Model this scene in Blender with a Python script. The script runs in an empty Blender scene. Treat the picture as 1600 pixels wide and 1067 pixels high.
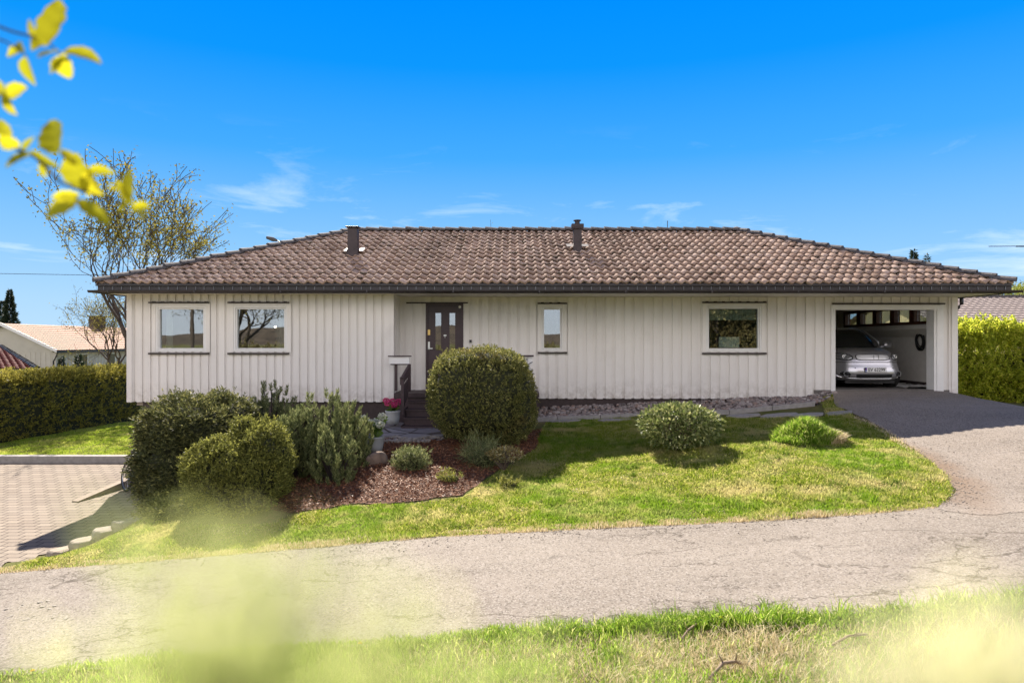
import bpy, bmesh, math, random
import numpy as np
from mathutils import Vector, Matrix, geometry
R = math.radians
random.seed(7)
rng = np.random.default_rng(7)
scene = bpy.context.scene
col = scene.collection

# ------------------------------------------------------------------ camera
CZ = 1.18            # lens height over the garage floor (z = 0)
F = 1067.0           # focal length in photo pixels
cam_d = bpy.data.cameras.new('camera')
cam = bpy.data.objects.new('camera', cam_d); col.objects.link(cam)
cam.location = (0, 0, CZ); cam.rotation_euler = (R(90), 0, 0)
cam_d.sensor_width = 36; cam_d.lens = 24.0
cam_d.clip_start = 0.01; cam_d.clip_end = 5000
cam_d.dof.use_dof = True; cam_d.dof.focus_distance = 12.5; cam_d.dof.aperture_fstop = 2.8
scene.camera = cam

# ------------------------------------------------------------------ sun and sky
SUN_EL, SUN_AZ = R(43), R(-20)     # the sun stands behind the house, a little to the left
sun_d = bpy.data.lights.new('sun', 'SUN'); sun = bpy.data.objects.new('sun', sun_d); col.objects.link(sun)
sun_d.energy = 4.7; sun_d.angle = R(0.5); sun_d.color = (1, .91, .79)
sdir = Vector((math.sin(SUN_AZ) * math.cos(SUN_EL), math.cos(SUN_AZ) * math.cos(SUN_EL), math.sin(SUN_EL)))
sun.rotation_euler = (-sdir).to_track_quat('-Z', 'Y').to_euler(); sun.location = (0, 0, 30)

world = bpy.data.worlds.new('World'); scene.world = world; world.use_nodes = True
nt = world.node_tree; nt.nodes.clear()
def wn(t, **k):
    n = nt.nodes.new(t)
    for a, b in k.items(): setattr(n, a, b)
    return n
wl = nt.links.new
sky = wn('ShaderNodeTexSky', sky_type='NISHITA', sun_disc=False, sun_elevation=SUN_EL, sun_rotation=SUN_AZ,
         air_density=1.0, dust_density=.6, ozone_density=3.0)
hsv = wn('ShaderNodeHueSaturation'); hsv.inputs['Saturation'].default_value = 1.35
wl(sky.outputs[0], hsv.inputs['Color'])
tc = wn('ShaderNodeTexCoord'); sep = wn('ShaderNodeSeparateXYZ'); wl(tc.outputs['Generated'], sep.inputs[0])
# elevation tint: deep azure overhead, pale cyan low down
er = wn('ShaderNodeValToRGB'); wl(sep.outputs['Z'], er.inputs[0])
er.color_ramp.elements[0].position = 0.0; er.color_ramp.elements[0].color = (.52, .76, 1.0, 1)
er.color_ramp.elements[1].position = 0.455; er.color_ramp.elements[1].color = (.0, .27, 1.0, 1)
for p, c in ((.05, (.44, .71, 1, 1)), (.124, (.28, .60, 1, 1)), (.257, (.06, .41, 1, 1)), (.37, (.004, .31, 1, 1)), (.54, (0, .13, .50, 1)), (.75, (.01, .06, .24, 1))):
    e = er.color_ramp.elements.new(p); e.color = c
tint = wn('ShaderNodeMixRGB', blend_type='MULTIPLY'); tint.inputs[0].default_value = 1
lum = wn('ShaderNodeRGBToBW'); wl(hsv.outputs[0], lum.inputs[0])
SKYK = wn('ShaderNodeMath', operation='MULTIPLY'); wl(lum.outputs[0], SKYK.inputs[0]); SKYK.inputs[1].default_value = 0.0
SKYA = wn('ShaderNodeMath', operation='ADD'); wl(SKYK.outputs[0], SKYA.inputs[0]); SKYA.inputs[1].default_value = 3.95
wl(er.outputs[0], tint.inputs[1]); wl(SKYA.outputs[0], tint.inputs[2])
mixn = wn('ShaderNodeMixRGB'); mixn.inputs[0].default_value = 1.0
wl(hsv.outputs[0], mixn.inputs[1]); wl(tint.outputs[0], mixn.inputs[2])
# thin cirrus: stretched noise, low in the sky; and a bright veil added over the sky behind the camera to fill the shaded walls
mp = wn('ShaderNodeMapping'); mp.inputs['Scale'].default_value = (2.2, 2.2, 9.0); mp.inputs['Rotation'].default_value = (0, R(14), 0)
wl(tc.outputs['Generated'], mp.inputs[0])
cn = wn('ShaderNodeTexNoise'); cn.inputs['Scale'].default_value = 2.1; cn.inputs['Detail'].default_value = 8; cn.inputs['Roughness'].default_value = .62
cn.inputs['Distortion'].default_value = .5
wl(mp.outputs[0], cn.inputs['Vector'])
cr = wn('ShaderNodeValToRGB'); wl(cn.outputs[0], cr.inputs[0])
cr.color_ramp.elements[0].position = .57; cr.color_ramp.elements[0].color = (0, 0, 0, 1)
cr.color_ramp.elements[1].position = .86; cr.color_ramp.elements[1].color = (1, 1, 1, 1)
lo = wn('ShaderNodeMapRange'); wl(sep.outputs['Z'], lo.inputs[0]); lo.inputs[1].default_value = .30; lo.inputs[2].default_value = .12
cm = wn('ShaderNodeMath', operation='MULTIPLY'); wl(cr.outputs[0], cm.inputs[0]); wl(lo.outputs[0], cm.inputs[1])
cm2 = wn('ShaderNodeMath', operation='MULTIPLY'); wl(cm.outputs[0], cm2.inputs[0]); cm2.inputs[1].default_value = .26
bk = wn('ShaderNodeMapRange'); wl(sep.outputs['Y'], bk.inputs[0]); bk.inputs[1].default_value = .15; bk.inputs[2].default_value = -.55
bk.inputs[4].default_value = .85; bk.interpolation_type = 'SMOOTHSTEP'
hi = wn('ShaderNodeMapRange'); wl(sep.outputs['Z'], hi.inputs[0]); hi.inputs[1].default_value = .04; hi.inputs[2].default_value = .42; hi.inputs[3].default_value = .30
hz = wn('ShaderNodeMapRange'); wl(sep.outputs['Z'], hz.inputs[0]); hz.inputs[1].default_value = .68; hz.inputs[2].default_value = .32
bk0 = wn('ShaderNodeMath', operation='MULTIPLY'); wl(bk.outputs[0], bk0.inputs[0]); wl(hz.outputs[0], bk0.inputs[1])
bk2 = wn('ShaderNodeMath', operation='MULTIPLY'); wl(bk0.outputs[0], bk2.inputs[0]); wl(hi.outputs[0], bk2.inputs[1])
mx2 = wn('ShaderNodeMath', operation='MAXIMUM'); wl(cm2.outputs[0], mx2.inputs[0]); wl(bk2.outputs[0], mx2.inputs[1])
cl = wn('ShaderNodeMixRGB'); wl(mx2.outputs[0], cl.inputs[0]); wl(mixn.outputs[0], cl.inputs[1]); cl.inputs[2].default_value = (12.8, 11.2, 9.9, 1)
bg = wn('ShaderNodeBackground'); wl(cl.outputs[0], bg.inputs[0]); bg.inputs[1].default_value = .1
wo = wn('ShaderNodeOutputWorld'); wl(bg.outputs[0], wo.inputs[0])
scene.view_settings.view_transform = 'Standard'; scene.view_settings.look = 'None'
scene.view_settings.exposure = 1.38; scene.view_settings.gamma = 1
scene.render.engine = 'CYCLES'
scene.cycles.max_bounces = 7; scene.cycles.diffuse_bounces = 4; scene.cycles.transparent_max_bounces = 12
scene.cycles.use_denoising = True; scene.cycles.sample_clamp_indirect = 6

# ------------------------------------------------------------------ helpers
def tag(o, label=None, cat=None, group=None, kind=None):
    if label: o['label'] = label
    if cat: o['category'] = cat
    if group: o['group'] = group
    if kind: o['kind'] = kind
    return o
def empty(name, loc, label=None, cat=None, group=None, rz=0):
    o = bpy.data.objects.new(name, None); col.objects.link(o); o.location = loc; o.rotation_euler = (0, 0, rz)
    o.empty_display_size = .2
    return tag(o, label, cat, group)
def link(name, me, mat, parent=None, smooth=False):
    o = bpy.data.objects.new(name, me); col.objects.link(o)
    if mat is not None:
        for m in (mat if isinstance(mat, (list, tuple)) else [mat]): me.materials.append(m)
    if smooth: me.polygons.foreach_set('use_smooth', [True] * len(me.polygons))
    if parent is not None:
        o.parent = parent
    return o
def npmesh(name, V, F_, mat, parent=None, smooth=False):
    """V (n,3), F_ (m,k): world coordinates, moved into the parent's frame when there is one"""
    V = np.asarray(V, dtype=np.float32)
    F_ = np.asarray(F_, dtype=np.int32)
    V = tolocal(V, parent)
    me = bpy.data.meshes.new(name); k = F_.shape[1]
    me.vertices.add(len(V)); me.vertices.foreach_set('co', V.ravel())
    me.loops.add(F_.size); me.loops.foreach_set('vertex_index', F_.ravel())
    me.polygons.add(len(F_)); me.polygons.foreach_set('loop_start', np.arange(0, F_.size, k, dtype=np.int32))
    me.polygons.foreach_set('loop_total', np.full(len(F_), k, dtype=np.int32))
    me.update(calc_edges=True)
    return link(name, me, mat, parent, smooth)
def world_m(o):
    m = o.matrix_basis.copy()
    while o.parent is not None:
        o = o.parent; m = o.matrix_basis @ m
    return m
def tolocal(V, parent):
    if parent is None or len(V) == 0: return V
    M = np.array(world_m(parent).inverted())
    return (np.asarray(V) @ M[:3, :3].T + M[:3, 3]).astype(np.float32)
class MB:
    """collects shapes in world space, links them as one mesh"""
    def __init__(s): s.v = []; s.f = []; s.m = []; s.mi = 0
    def add(s, vs, fs, mi=None):
        b = len(s.v); s.v += [tuple(v) for v in vs]; s.f += [tuple(i + b for i in f) for f in fs]
        s.m += [s.mi if mi is None else mi] * len(fs); return s
    def box(s, x0, x1, y0, y1, z0, z1, mi=None):
        v = [(x, y, z) for z in (z0, z1) for y in (y0, y1) for x in (x0, x1)]
        return s.add(v, [(0, 2, 3, 1), (4, 5, 7, 6), (0, 1, 5, 4), (2, 6, 7, 3), (0, 4, 6, 2), (1, 3, 7, 5)], mi)
    def quad(s, a, b, c, d, mi=None): return s.add([a, b, c, d], [(0, 1, 2, 3)], mi)
    def tube(s, pts, rad, n=8, mi=None, cap=True):
        pts = [Vector(p) for p in pts]
        if not isinstance(rad, (list, tuple)): rad = [rad] * len(pts)
        vs = []; up = Vector((0, 0, 1))
        for i, p in enumerate(pts):
            d = (pts[min(i + 1, len(pts) - 1)] - pts[max(i - 1, 0)])
            d = d.normalized() if d.length > 1e-9 else Vector((0, 0, 1))
            a = d.cross(up if abs(d.z) < .9 else Vector((1, 0, 0))).normalized(); b = d.cross(a)
            for k in range(n):
                t = 2 * math.pi * k / n
                vs.append(p + (a * math.cos(t) + b * math.sin(t)) * rad[i])
        fs = []
        for i in range(len(pts) - 1):
            for k in range(n):
                k2 = (k + 1) % n
                fs.append((i * n + k, i * n + k2, (i + 1) * n + k2, (i + 1) * n + k))
        if cap: fs += [tuple(range(n)), tuple(range((len(pts) - 1) * n, len(pts) * n))]
        return s.add(vs, fs, mi)
    def ring(s, c, axis, r, rt, n=32, m=8, mi=None):
        c = Vector(c); ax = Vector(axis).normalized()
        a = ax.cross(Vector((0, 0, 1)) if abs(ax.z) < .9 else Vector((1, 0, 0))).normalized(); b = ax.cross(a)
        vs = []
        for i in range(n):
            t = 2 * math.pi * i / n; e = a * math.cos(t) + b * math.sin(t)
            for k in range(m):
                q = 2 * math.pi * k / m
                vs.append(c + e * (r + rt * math.cos(q)) + ax * rt * math.sin(q))
        fs = [(i * m + k, i * m + (k + 1) % m, ((i + 1) % n) * m + (k + 1) % m, ((i + 1) % n) * m + k) for i in range(n) for k in range(m)]
        return s.add(vs, fs, mi)
    def lathe(s, c, prof, n=24, mi=None):
        vs = [(c[0] + r * math.cos(2 * math.pi * k / n), c[1] + r * math.sin(2 * math.pi * k / n), c[2] + z) for r, z in prof for k in range(n)]
        fs = [(i * n + k, i * n + (k + 1) % n, (i + 1) * n + (k + 1) % n, (i + 1) * n + k) for i in range(len(prof) - 1) for k in range(n)]
        return s.add(vs, fs, mi)
    def build(s, name, mat, parent=None, smooth=False, bevel=0):
        me = bpy.data.meshes.new(name)
        V = tolocal(np.array([tuple(v) for v in s.v], dtype=np.float32), parent)
        me.from_pydata([tuple(v) for v in V], [], s.f); me.update()
        bm = bmesh.new(); bm.from_mesh(me); bmesh.ops.recalc_face_normals(bm, faces=bm.faces)
        bm.to_mesh(me); bm.free()
        o = link(name, me, mat, parent, smooth)
        me.polygons.foreach_set('material_index', s.m)
        if bevel:
            b = o.modifiers.new('bevel', 'BEVEL'); b.width = bevel; b.segments = 2; b.limit_method = 'ANGLE'
        return o
def copy_thing(root, loc, rz=None, label=None, scale=None):
    r = root.copy(); col.objects.link(r); r.location = loc
    if rz is not None: r.rotation_euler = (0, 0, rz)
    if scale is not None: r.scale = (scale,) * 3 if not hasattr(scale, '__len__') else scale
    if label: r['label'] = label
    for ch in list(root.children):
        c = ch.copy(); col.objects.link(c); c.parent = r
        for g in list(ch.children):
            d = g.copy(); col.objects.link(d); d.parent = c
    return r

# ------------------------------------------------------------------ materials
MATS = {}
class Mt:
    def __init__(s, name):
        s.m = bpy.data.materials.new(name); s.m.use_nodes = True; s.t = s.m.node_tree; s.t.nodes.clear()
        s.out = s.n('ShaderNodeOutputMaterial'); s.p = s.n('ShaderNodeBsdfPrincipled'); s.l(s.p.outputs[0], s.out.inputs[0])
        MATS[name] = s.m; s.geo = None
    def n(s, t, **k):
        n = s.t.nodes.new(t)
        for a, b in k.items(): setattr(n, a, b)
        return n
    def l(s, a, b): s.t.links.new(a, b)
    def pos(s, scale=(1, 1, 1)):
        if s.geo is None: s.geo = s.n('ShaderNodeNewGeometry')
        m = s.n('ShaderNodeMapping'); m.inputs['Scale'].default_value = scale
        s.l(s.geo.outputs['Position'], m.inputs[0]); return m.outputs[0]
    def noise(s, scale, detail=4, rough=.55, vec=None, dist=0):
        n = s.n('ShaderNodeTexNoise'); n.inputs['Scale'].default_value = scale; n.inputs['Detail'].default_value = detail
        n.inputs['Roughness'].default_value = rough; n.inputs['Distortion'].default_value = dist
        s.l(vec if vec is not None else s.pos(), n.inputs['Vector']); return n.outputs[0]
    def ramp(s, fac, stops):
        r = s.n('ShaderNodeValToRGB'); e = r.color_ramp.elements
        while len(e) < len(stops): e.new(.5)
        for i, (p, c) in enumerate(stops):
            e[i].position = p; e[i].color = (*c, 1) if len(c) == 3 else c
        s.l(fac, r.inputs[0]); return r.outputs[0]
    def mix(s, fac, a, b, mode='MIX'):
        m = s.n('ShaderNodeMixRGB', blend_type=mode)
        for i, q in enumerate((fac, a, b)):
            if isinstance(q, (int, float)): m.inputs[i].default_value = q
            elif isinstance(q, tuple): m.inputs[i].default_value = (*q, 1)
            else: s.l(q, m.inputs[i])
        return m.outputs[0]
    def math(s, op, a, b=0.0):
        m = s.n('ShaderNodeMath', operation=op)
        for i, q in enumerate((a, b)):
            if isinstance(q, (int, float)): m.inputs[i].default_value = q
            else: s.l(q, m.inputs[i])
        return m.outputs[0]
    def bump(s, h, strength=.4, dist=.01):
        b = s.n('ShaderNodeBump'); b.inputs['Strength'].default_value = strength; b.inputs['Distance'].default_value = dist
        s.l(h, b.inputs['Height']); s.l(b.outputs[0], s.p.inputs['Normal'])
    def col(s, c):
        if isinstance(c, tuple): s.p.inputs['Base Color'].default_value = (*c, 1)
        else: s.l(c, s.p.inputs['Base Color'])
    def set(s, rough=.6, metal=0, spec=None):
        s.p.inputs['Roughness'].default_value = rough; s.p.inputs['Metallic'].default_value = metal
        if spec is not None: s.p.inputs['Specular IOR Level'].default_value = spec
        return s
def simple(name, c, rough=.6, metal=0, var=.12, sc=6, bump=0, spec=None):
    m = Mt(name); n = m.noise(sc, 5)
    m.col(m.mix(m.ramp(n, [(.3, (0, 0, 0)), (.75, (1, 1, 1))]), tuple(x * (1 - var) for x in c), tuple(min(1, x * (1 + var)) for x in c)))
    m.set(rough, metal, spec)
    if bump: m.bump(m.noise(sc * 8, 3), bump, .004)
    return m.m
def foliage(name, stops, trans=.35, rough=.55, patch=None, patchscale=1.5, spec=.3):
    m = Mt(name); g = m.n('ShaderNodeNewGeometry'); m.geo = g
    c = m.ramp(g.outputs['Random Per Island'], stops)
    if patch:
        for i, (col2, lo_, hi_, sc_) in enumerate(patch):
            n = m.noise(sc_, 3)
            c = m.mix(m.ramp(n, [(lo_, (0, 0, 0)), (hi_, (1, 1, 1))]), c, m.mix(.65, c, col2))
    m.col(c); m.set(rough, 0, spec)
    tr = m.n('ShaderNodeBsdfTranslucent'); m.l(m.mix(.5, c, (1, .95, .35), 'MULTIPLY') if False else c, tr.inputs[0])
    mx = m.n('ShaderNodeMixShader'); mx.inputs[0].default_value = trans
    m.l(m.p.outputs[0], mx.inputs[1]); m.l(tr.outputs[0], mx.inputs[2]); m.l(mx.outputs[0], m.out.inputs[0])
    return m.m

# painted cladding, slightly dirty near the ground, fine grain along the boards
m = Mt('cladding_paint'); n1 = m.noise(3, 6, vec=m.pos((14, 14, .8))); n2 = m.noise(1.1, 5)
c = m.mix(m.ramp(n1, [(.3, (0, 0, 0)), (.8, (1, 1, 1))]), (.79, .76, .72), (.85, .82, .78))
c = m.mix(m.ramp(n2, [(.55, (0, 0, 0)), (.8, (1, 1, 1))]), c, (.70, .67, .63))
if m.geo: pass
c = m.mix(m.math('MULTIPLY', m.math('ABSOLUTE', m.math('SUBTRACT', m.geo.outputs['Random Per Island'], .5)), .42), c, (.60, .565, .53))
sz_ = m.n('ShaderNodeSeparateXYZ'); m.l(m.geo.outputs['Position'], sz_.inputs[0]); mr_ = m.n('ShaderNodeMapRange'); m.l(sz_.outputs['Z'], mr_.inputs[0]); mr_.inputs[1].default_value = .25; mr_.inputs[2].default_value = -.22
c = m.mix(m.math('MULTIPLY', m.math('MULTIPLY', mr_.outputs[0], m.ramp(m.noise(7, 6, .7), [(.42, (0, 0, 0)), (.62, (1, 1, 1))])), .6), c, (.36, .31, .26))
spk = m.ramp(m.noise(38, 2), [(.76, (0, 0, 0)), (.80, (1, 1, 1))]); c = m.mix(m.math('MULTIPLY', spk, .45), c, (.25, .23, .21))
m.col(c); m.set(.55, 0, .3); m.bump(n1, .25, .003)
clad = m.m
white = simple('white_trim', (.80, .79, .77), .45, var=.04)
soffit_m = simple('soffit_paint', (.70, .66, .58), .6, var=.05)
brown = simple('brown_trim', (.035, .024, .022), .5, var=.3, sc=10)
black = simple('black_metal', (.022, .021, .023), .4, var=.3, sc=12)
fascia_m = simple('fascia_metal', (.038, .032, .035), .38, .2, var=.25, sc=5)
strap_m = simple('zinc_strap', (.20, .21, .23), .4, .6)
plinth_m = simple('brown_plinth', (.055, .038, .036), .8, var=.25, sc=14, bump=.4)
stepwood = simple('brown_steps', (.060, .036, .038), .6, var=.25, sc=14)
concrete = simple('concrete', (.30, .28, .26), .9, var=.2, sc=9, bump=.5)
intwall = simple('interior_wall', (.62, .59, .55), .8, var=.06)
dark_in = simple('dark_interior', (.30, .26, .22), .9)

m = Mt('roof_tile'); g = m.n('ShaderNodeNewGeometry'); m.geo = g
c = m.ramp(g.outputs['Random Per Island'], [(0, (.36, .245, .185)), (.4, (.49, .35, .27)), (.8, (.46, .34, .27)), (1, (.56, .42, .34))])
moss = m.ramp(m.noise(9, 6, .7), [(.56, (0, 0, 0)), (.66, (1, 1, 1))])
c = m.mix(m.math('MULTIPLY', moss, .7), c, (.050, .036, .022))
lich = m.ramp(m.noise(30, 4, .7), [(.62, (0, 0, 0)), (.7, (1, 1, 1))]); c = m.mix(m.math('MULTIPLY', lich, .35), c, (.38, .35, .31))
tone = m.ramp(m.noise(.9, 4, .6, vec=m.pos((1, .35, .35))), [(.42, (0, 0, 0)), (.68, (1, 1, 1))]); c = m.mix(m.math('MULTIPLY', tone, .45), c, (.17, .115, .085))
m.col(c); m.set(.85, 0, .15); m.bump(m.noise(60, 4), .35, .004)
tile_m = m.m
m = Mt('ridge_tile'); c = m.mix(m.ramp(m.noise(12, 6, .7), [(.45, (0, 0, 0)), (.65, (1, 1, 1))]), (.12, .11, .11), (.035, .028, .025))
c = m.mix(m.math('MULTIPLY', m.ramp(m.noise(35, 3), [(.62, (0, 0, 0)), (.68, (1, 1, 1))]), .5), c, (.3, .3, .28))
m.col(c); m.set(.85); m.bump(m.noise(40, 4), .6, .01); ridge_m = m.m
moss_m = simple('moss', (.050, .038, .020), .95, var=.4, sc=20, bump=.5)

# window glass: strong mirror, see-through for the rest
m = Mt('window_glass'); tr = m.n('ShaderNodeBsdfTransparent'); gl = m.n('ShaderNodeBsdfGlossy'); gl.inputs['Roughness'].default_value = .01
tr.inputs[0].default_value = (.75, .8, .78, 1); gl.inputs[0].default_value = (.95, .97, 1, 1)
fr = m.n('ShaderNodeLayerWeight'); fr.inputs[0].default_value = .5
bmp = m.n('ShaderNodeBump'); bmp.inputs['Strength'].default_value = .02; bmp.inputs['Distance'].default_value = .02
m.l(m.noise(2.0, 2), bmp.inputs['Height']); m.l(bmp.outputs[0], gl.inputs['Normal'])
mx = m.n('ShaderNodeMixShader'); m.l(m.math('ADD', m.math('POWER', fr.outputs['Facing'], 4.0), .24), mx.inputs[0]); m.l(tr.outputs[0], mx.inputs[1]); m.l(gl.outputs[0], mx.inputs[2])
m.l(mx.outputs[0], m.out.inputs[0]); glass = m.m

DIRT = (6.25 + .45, 10.0 + .45, .5, 2.2, R(-17))
def speckle(name, base, base2, dark, light, crack=False, sc=1.0):
    m = Mt(name)
    c = m.mix(m.ramp(m.noise(.45 * sc, 5, .6), [(.35, (0, 0, 0)), (.7, (1, 1, 1))]), base, base2)
    c = m.mix(m.math('MULTIPLY', m.ramp(m.noise(1.0, 5, .6, vec=m.pos((.22, 1.5, 1))), [(.50, (0, 0, 0)), (.68, (1, 1, 1))]), .28), c, tuple(q * .62 for q in base))
    c = m.mix(m.math('MULTIPLY', m.ramp(m.noise(2.6, 6, .7, vec=m.pos((.6, 1.3, 1))), [(.60, (0, 0, 0)), (.68, (1, 1, 1))]), .4), c, tuple(q * .5 for q in base))
    v = m.n('ShaderNodeTexVoronoi'); v.inputs['Scale'].default_value = 70; m.l(m.pos(), v.inputs['Vector'])
    vs = m.n('ShaderNodeSeparateXYZ'); m.l(v.outputs['Color'], vs.inputs[0])
    c = m.mix(m.math('MULTIPLY', m.ramp(vs.outputs[0], [(.80, (0, 0, 0)), (.86, (1, 1, 1))]), .55), c, dark)
    c = m.mix(m.math('MULTIPLY', m.ramp(vs.outputs[1], [(.72, (0, 0, 0)), (.8, (1, 1, 1))]), .5), c, light)
    fine = m.noise(160, 2, .7)
    c = m.mix(.28, c, m.ramp(fine, [(.3, (.25, .25, .25)), (.7, (.78, .78, .78))]), 'OVERLAY')
    hgt = m.math('ADD', m.noise(90, 3), m.math('MULTIPLY', v.outputs['Distance'], .6))
    if crack:
        vec = m.mix(.5, m.pos(), m.n('ShaderNodeTexNoise').outputs['Color'], 'ADD')
        nn = [x for x in m.t.nodes if x.type == 'TEX_NOISE'][-1]; nn.inputs['Scale'].default_value = 2.2; nn.inputs['Detail'].default_value = 6; m.l(m.geo.outputs['Position'], nn.inputs['Vector'])
        n9 = m.n('ShaderNodeTexNoise'); n9.inputs['Scale'].default_value = 11; n9.inputs['Detail'].default_value = 4; m.l(m.geo.outputs['Position'], n9.inputs['Vector']); vec = m.mix(.16, vec, n9.outputs['Color'], 'ADD')
        for sc2, wdt, lo_, hi_ in ((.5, .012, .42, .50), (1.4, .020, .50, .56), (4.2, .035, .56, .62)):
            v2 = m.n('ShaderNodeTexVoronoi', feature='DISTANCE_TO_EDGE'); v2.inputs['Scale'].default_value = sc2
            mpv = m.n('ShaderNodeMapping'); mpv.inputs['Scale'].default_value = (.42, 1.5, 1); m.l(vec, mpv.inputs[0]); m.l(mpv.outputs[0], v2.inputs['Vector'])
            k = m.ramp(v2.outputs[0], [(0, (1, 1, 1)), (wdt, (0, 0, 0))])
            gate = m.ramp(m.noise(.7, 3), [(lo_, (0, 0, 0)), (hi_, (1, 1, 1))])
            k = m.math('MULTIPLY', k, gate)
            c = m.mix(m.math('MULTIPLY', k, .78), c, (.06, .047, .036))
            hgt = m.math('SUBTRACT', hgt, m.math('MULTIPLY', k, 1.5))
    mpd = m.n('ShaderNodeMapping'); mpd.vector_type = 'TEXTURE'; mpd.inputs['Location'].default_value = (*DIRT[:2], 0); mpd.inputs['Rotation'].default_value = (0, 0, DIRT[4]); mpd.inputs['Scale'].default_value = (DIRT[2], DIRT[3], 50)
    m.l(m.mix(.9, m.pos(), m.noise(1.8, 5, .6), 'ADD'), mpd.inputs[0]); ln_ = m.n('ShaderNodeVectorMath', operation='LENGTH'); m.l(mpd.outputs[0], ln_.inputs[0])
    c = m.mix(m.math('MULTIPLY', m.ramp(ln_.outputs['Value'], [(.3, (1, 1, 1)), (1.1, (0, 0, 0))]), .75), c, (.20, .135, .088))
    m.col(c); m.set(.9, 0, .2); m.bump(hgt, .3, .006)
    return m.m
asphalt = speckle('old_asphalt', (.205, .176, .146), (.27, .236, .198), (.045, .038, .032), (.38, .345, .31), True)
asphalt2 = speckle('driveway_asphalt', (.215, .182, .150), (.285, .245, .205), (.045, .038, .032), (.38, .34, .31), False, 1.5)
dirt_m = speckle('bare_earth', (.22, .15, .10), (.30, .22, .15), (.08, .05, .03), (.38, .30, .22), False, 2)

m = Mt('soil_and_turf')
c = m.mix(m.ramp(m.noise(.9, 6), [(.4, (0, 0, 0)), (.65, (1, 1, 1))]), (.10, .11, .03), (.19, .15, .07))
c = m.mix(m.ramp(m.noise(25, 4), [(.4, (0, 0, 0)), (.7, (1, 1, 1))]), c, (.10, .11, .03))
m.col(c); m.set(.95, 0, .1); m.bump(m.noise(18, 5), .8, .03); turf = m.m
m = Mt('bark_mulch')
vv = m.n('ShaderNodeTexVoronoi'); vv.inputs['Scale'].default_value = 30; m.l(m.pos((1, 2.2, 1)), vv.inputs['Vector'])
vs = m.n('ShaderNodeSeparateXYZ'); m.l(vv.outputs['Color'], vs.inputs[0])
m.col(m.ramp(vs.outputs[0], [(0, (.045, .018, .010)), (.5, (.11, .045, .022)), (.85, (.20, .09, .045)), (1, (.34, .19, .11))]))
m.set(.9); m.bump(vv.outputs['Distance'], 1, .03); mulch_m = m.m

# concrete block paving (running bond) for the yard
m = Mt('block_paving')
br = m.n('ShaderNodeTexBrick'); m.l(m.pos(), br.inputs['Vector']); br.inputs['Scale'].default_value = 1
br.inputs['Brick Width'].default_value = .28; br.inputs['Row Height'].default_value = .19; br.inputs['Mortar Size'].default_value = .012
br.inputs['Mortar Smooth'].default_value = .3; br.inputs['Bias'].default_value = 0
br.inputs['Color1'].default_value = (.24, .195, .155, 1); br.inputs['Color2'].default_value = (.31, .258, .205, 1); br.inputs['Mortar'].default_value = (.07, .055, .045, 1)
c = m.mix(m.ramp(m.noise(1.3, 5), [(.35, (0, 0, 0)), (.75, (1, 1, 1))]), br.outputs[0], m.mix(.35, br.outputs[0], (.22, .19, .16)))
c = m.mix(.3, c, m.ramp(m.noise(80, 3), [(.3, (.25, .25, .25)), (.7, (.75, .75, .75))]), 'OVERLAY')
m.col(c); m.set(.9, 0, .2); m.bump(m.math('MULTIPLY', br.outputs['Fac'], -1.0), .6, .01); paving = m.m
m = Mt('flagstone')
nz = m.n('ShaderNodeTexNoise'); nz.inputs['Scale'].default_value = 1.5
vec = m.mix(.12, m.pos((1, 1.2, .2)), nz.outputs['Color'], 'ADD')
v3 = m.n('ShaderNodeTexVoronoi', feature='DISTANCE_TO_EDGE'); v3.inputs['Scale'].default_value = 1.7; m.l(vec, v3.inputs['Vector'])
v4 = m.n('ShaderNodeTexVoronoi'); v4.inputs['Scale'].default_value = 1.7; m.l(vec, v4.inputs['Vector'])
joint = m.ramp(v3.outputs[0], [(.022, (0, 0, 0)), (.045, (1, 1, 1))])
s4 = m.n('ShaderNodeSeparateXYZ'); m.l(v4.outputs['Color'], s4.inputs[0])
stone = m.mix(s4.outputs[0], (.22, .20, .21), (.33, .31, .31))
m.col(m.mix(joint, (.07, .055, .045), stone)); m.set(.8); m.bump(m.math('ADD', joint, m.math('MULTIPLY', m.noise(20, 4), .3)), .7, .02); flag = m.m
stone_m = simple('grey_stone', (.30, .27, .24), .85, var=.3, sc=8, bump=.8)
pebble_m = Mt('pebbles'); g = pebble_m.n('ShaderNodeNewGeometry'); pebble_m.geo = g
pebble_m.col(pebble_m.ramp(g.outputs['Random Per Island'], [(0, (.10, .085, .085)), (.3, (.22, .18, .17)), (.6, (.32, .29, .28)), (.85, (.24, .16, .13)), (1, (.45, .42, .40))]))
pebble_m.set(.8); pebble_m = pebble_m.m

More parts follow.
